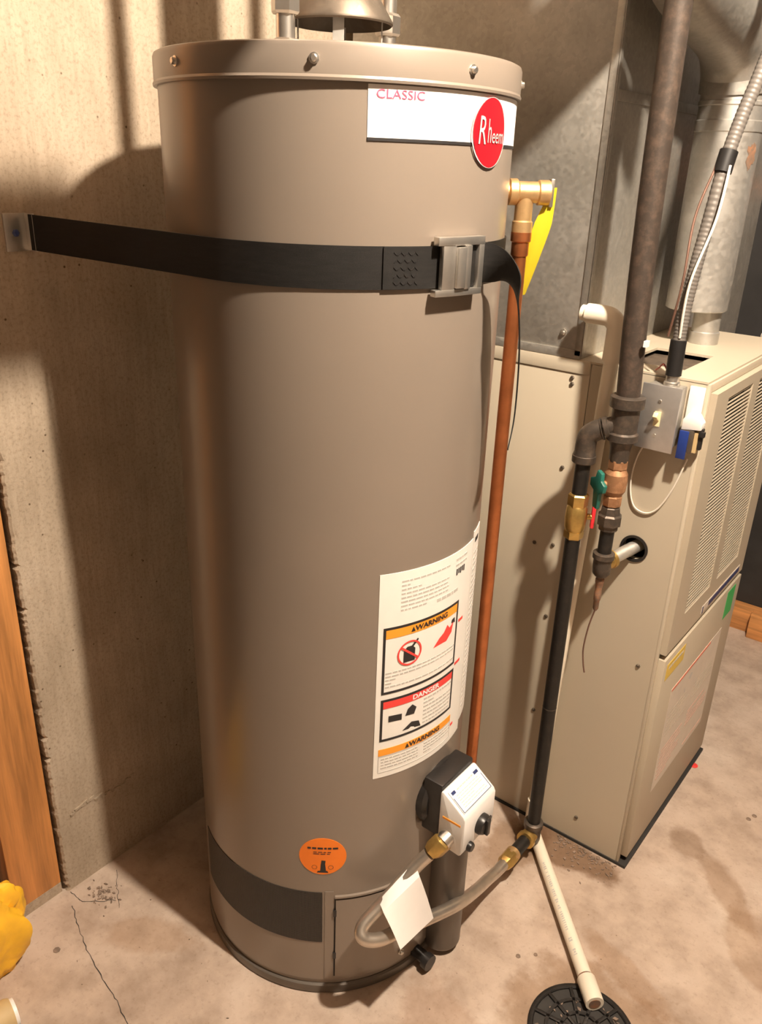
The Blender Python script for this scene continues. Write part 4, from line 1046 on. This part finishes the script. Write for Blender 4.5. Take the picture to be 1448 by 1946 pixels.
# ------------------------------------------------------------------ stud, plate, odds and ends
struct('trim_1', MB().box(-0.575, -0.416, YF, -0.3745, 0, 0.026), 'wall', None, 0.001)
SD = thing('wall_stud', MB().box(-0.455, -0.4155, -0.476, -0.3745, 0.0262, ZC-0.001), 'stud', 'orange brown wooden stud standing at the end of the concrete wall', 'stud', None, 0.002)
PLt = thing('bottom_plate', MB().box(0.2, 2.2, 1.695, 1.738, 0, 0.085), 'plank', 'orange brown wooden plate on the floor behind the furnace', 'board', None, 0.002)
br_ = MB().prism([(-0.04, 0.0), (0.04, 0.0), (0.045, 0.035), (-0.045, 0.035)], (1, 0, 0), (0, 1, 0), (0.43, 1.66, 0.0), (0, 0, 1), 0.082)
thing('wood_offcut', br_, 'plank', 'short wooden offcut in front of the bottom plate', 'offcut', None, 0.002)
wv = []
for k in range(40):
    t = k/39; wv.append(Vector((0.235+0.012*math.sin(t*18), 1.722, 0.92+0.22*t)))
thing('hanging_cable', MB().tube(wv, 0.0016, 6), 'whitewire', 'thin pale cable hanging in waves on the dark wall', 'cable')
thing('copper_line', MB().tube([(0.20, 1.69, 1.395), (0.8, 1.69, 1.395)], 0.006, 10), 'copper', 'thin copper line along the dark back wall', 'pipe')
# crumpled yellow tarp
from mathutils import noise as mn
def crumple(c, rx, ry, rz, seed, n=110, m=70):
    mb = MB(); vs = []; fs = []; so = Vector((seed*3.1, seed*1.7, seed*0.9))
    for j in range(m+1):
        b = math.pi*j/m - math.pi/2
        for i in range(n):
            a = 2*math.pi*i/n
            d = Vector((math.cos(b)*math.cos(a), math.cos(b)*math.sin(a), math.sin(b)))
            q = Vector((d.x*2.6, d.y*2.6, d.z*0.9)) + so
            r1 = abs(mn.noise(q)); r2 = abs(mn.noise(q*2.1+Vector((5, 2, 1)))); r3 = abs(mn.noise(q*4.3))
            s_ = 0.74 + 0.40*r1 + 0.12*r2 + 0.02*r3 + 0.09*abs(math.sin(5.5*a + 1.6*b + 3*mn.noise(q))) + 0.04*abs(math.sin(9*a - 2.5*b + 4*mn.noise(q*1.7)))
            sq = (abs(d.x)**4+abs(d.y)**4+abs(d.z)**4)**-0.25
            p = d*s_*(0.4+0.6*sq)
            vs.append((c[0]+rx*p.x, c[1]+ry*p.y, max(0.0005, c[2]+rz*p.z)))
    for j in range(m):
        for i in range(n):
            k = (i+1) % n; fs.append((j*n+i, j*n+k, (j+1)*n+k, (j+1)*n+i))
    return mb.add(vs, fs)
thing('folded_tarp', crumple((-0.356, -0.604, 0.100), 0.058, 0.116, 0.122, 4), 'tarp', 'crumpled bright yellow tarp on the floor by the stud', 'tarp', None, 0, 60)
CR_ = root('canvas_roll', 'tan canvas roll lying on the floor below the yellow tarp', 'roll', (-0.235, -0.640, 0))
part('roll', MB().lathe([(0.010, -0.07), (0.026, -0.068), (0.029, -0.06), (0.029, 0.055), (0.026, 0.062), (0.010, 0.064)], (-0.235, -0.650, 0.030), (0.2, 1, 0), 24), 'canvas', CR_)
part('cap_ring', MB().lathe([(0.016, 0.060), (0.024, 0.060), (0.024, 0.068), (0.016, 0.068)], (-0.235, -0.650, 0.030), (0.2, 1, 0), 24, True), 'plastic_white', CR_)
thing('red_chip', MB().lathe([(0.0105, 0.0002), (0.0112, 0.0012), (0.009, 0.0022), (0.002, 0.0026)], (0.476, 0.897, 0), seg=9), 'bright_red', 'small red chip on the floor by the furnace', 'chip')
for (x, y, r, lb_) in ((0.645, 0.79, 0.006, 'dark fleck on the floor out from the furnace front, one of a close pair'), (0.653, 0.81, 0.006, 'dark fleck on the floor out from the furnace front, one of a close pair'),
                       (0.40, 0.105, 0.005, 'small dark fleck on the floor between heater and floor drain'), (0.425, 0.13, 0.004, 'tiny dark fleck on the floor beside the lying plastic pipe'), (-0.30, -0.46, 0.007, 'brown fleck on the floor next to the long crack')):
    thing('dark_fleck', MB().lathe([(r, 0.0002), (r*0.9, 0.0016), (r*0.3, 0.0022)], (x, y, 0), seg=7), 'gravel', lb_, 'fleck', 'dark flecks on the floor')

# ------------------------------------------------------------------ overhead: lamp, added fill bulb and added shade-casting duct (out of frame)
def lamp(pos, strength, label):
    L = root('ceiling_lamp', label, 'lamp', (pos.x, pos.y, pos.z))
    part('lampholder', MB().lathe([(0.022, pos.z+0.045), (0.024, pos.z+0.075), (0.045, pos.z+0.10), (0.055, pos.z+0.13), (0.055, ZC)], (pos.x, pos.y, 0), seg=28), 'porcelain', L)
    b = MB().lathe([(0.004, -0.038), (0.018, -0.034), (0.030, -0.023), (0.036, -0.006), (0.036, 0.006), (0.030, 0.022), (0.020, 0.036), (0.015, 0.050)], pos, seg=24)
    part('bulb', b, bulb_mat('bulb_glow', strength), L)
lamp(LAMP_POS, LAMP_STRENGTH, 'bare bulb in a porcelain holder above the heater')
lamp(FILL_POS, FILL_STRENGTH, 'added dim fill bulb in a porcelain holder farther into the room, out of view')
OD = root('added_shade_duct', 'added unseen capped round duct that shades the wall by the strap bracket', 'duct', (0.25, -0.19, 1.72))  # unseen duct added to cast the band of shade on the left wall
part('duct_run', MB().cyl((0.25, -0.195, 1.792), (0.25, YF+0.005, 1.93), 0.064, 36), 'galv', OD)
part('end_cap', MB().lathe([(0.0655, -0.02), (0.0655, 0.012), (0.060, 0.016)], (0.25, -0.205, 1.7925), (0, 1, -0.053), 36), 'galv', OD)
for y in (-0.9, -2.0):
    z = 1.792 - 0.053*(y+0.195)
    part('hanger_strap', MB().box(0.249, 0.251, y-0.012, y+0.012, z+0.060, ZC), 'galv', OD)
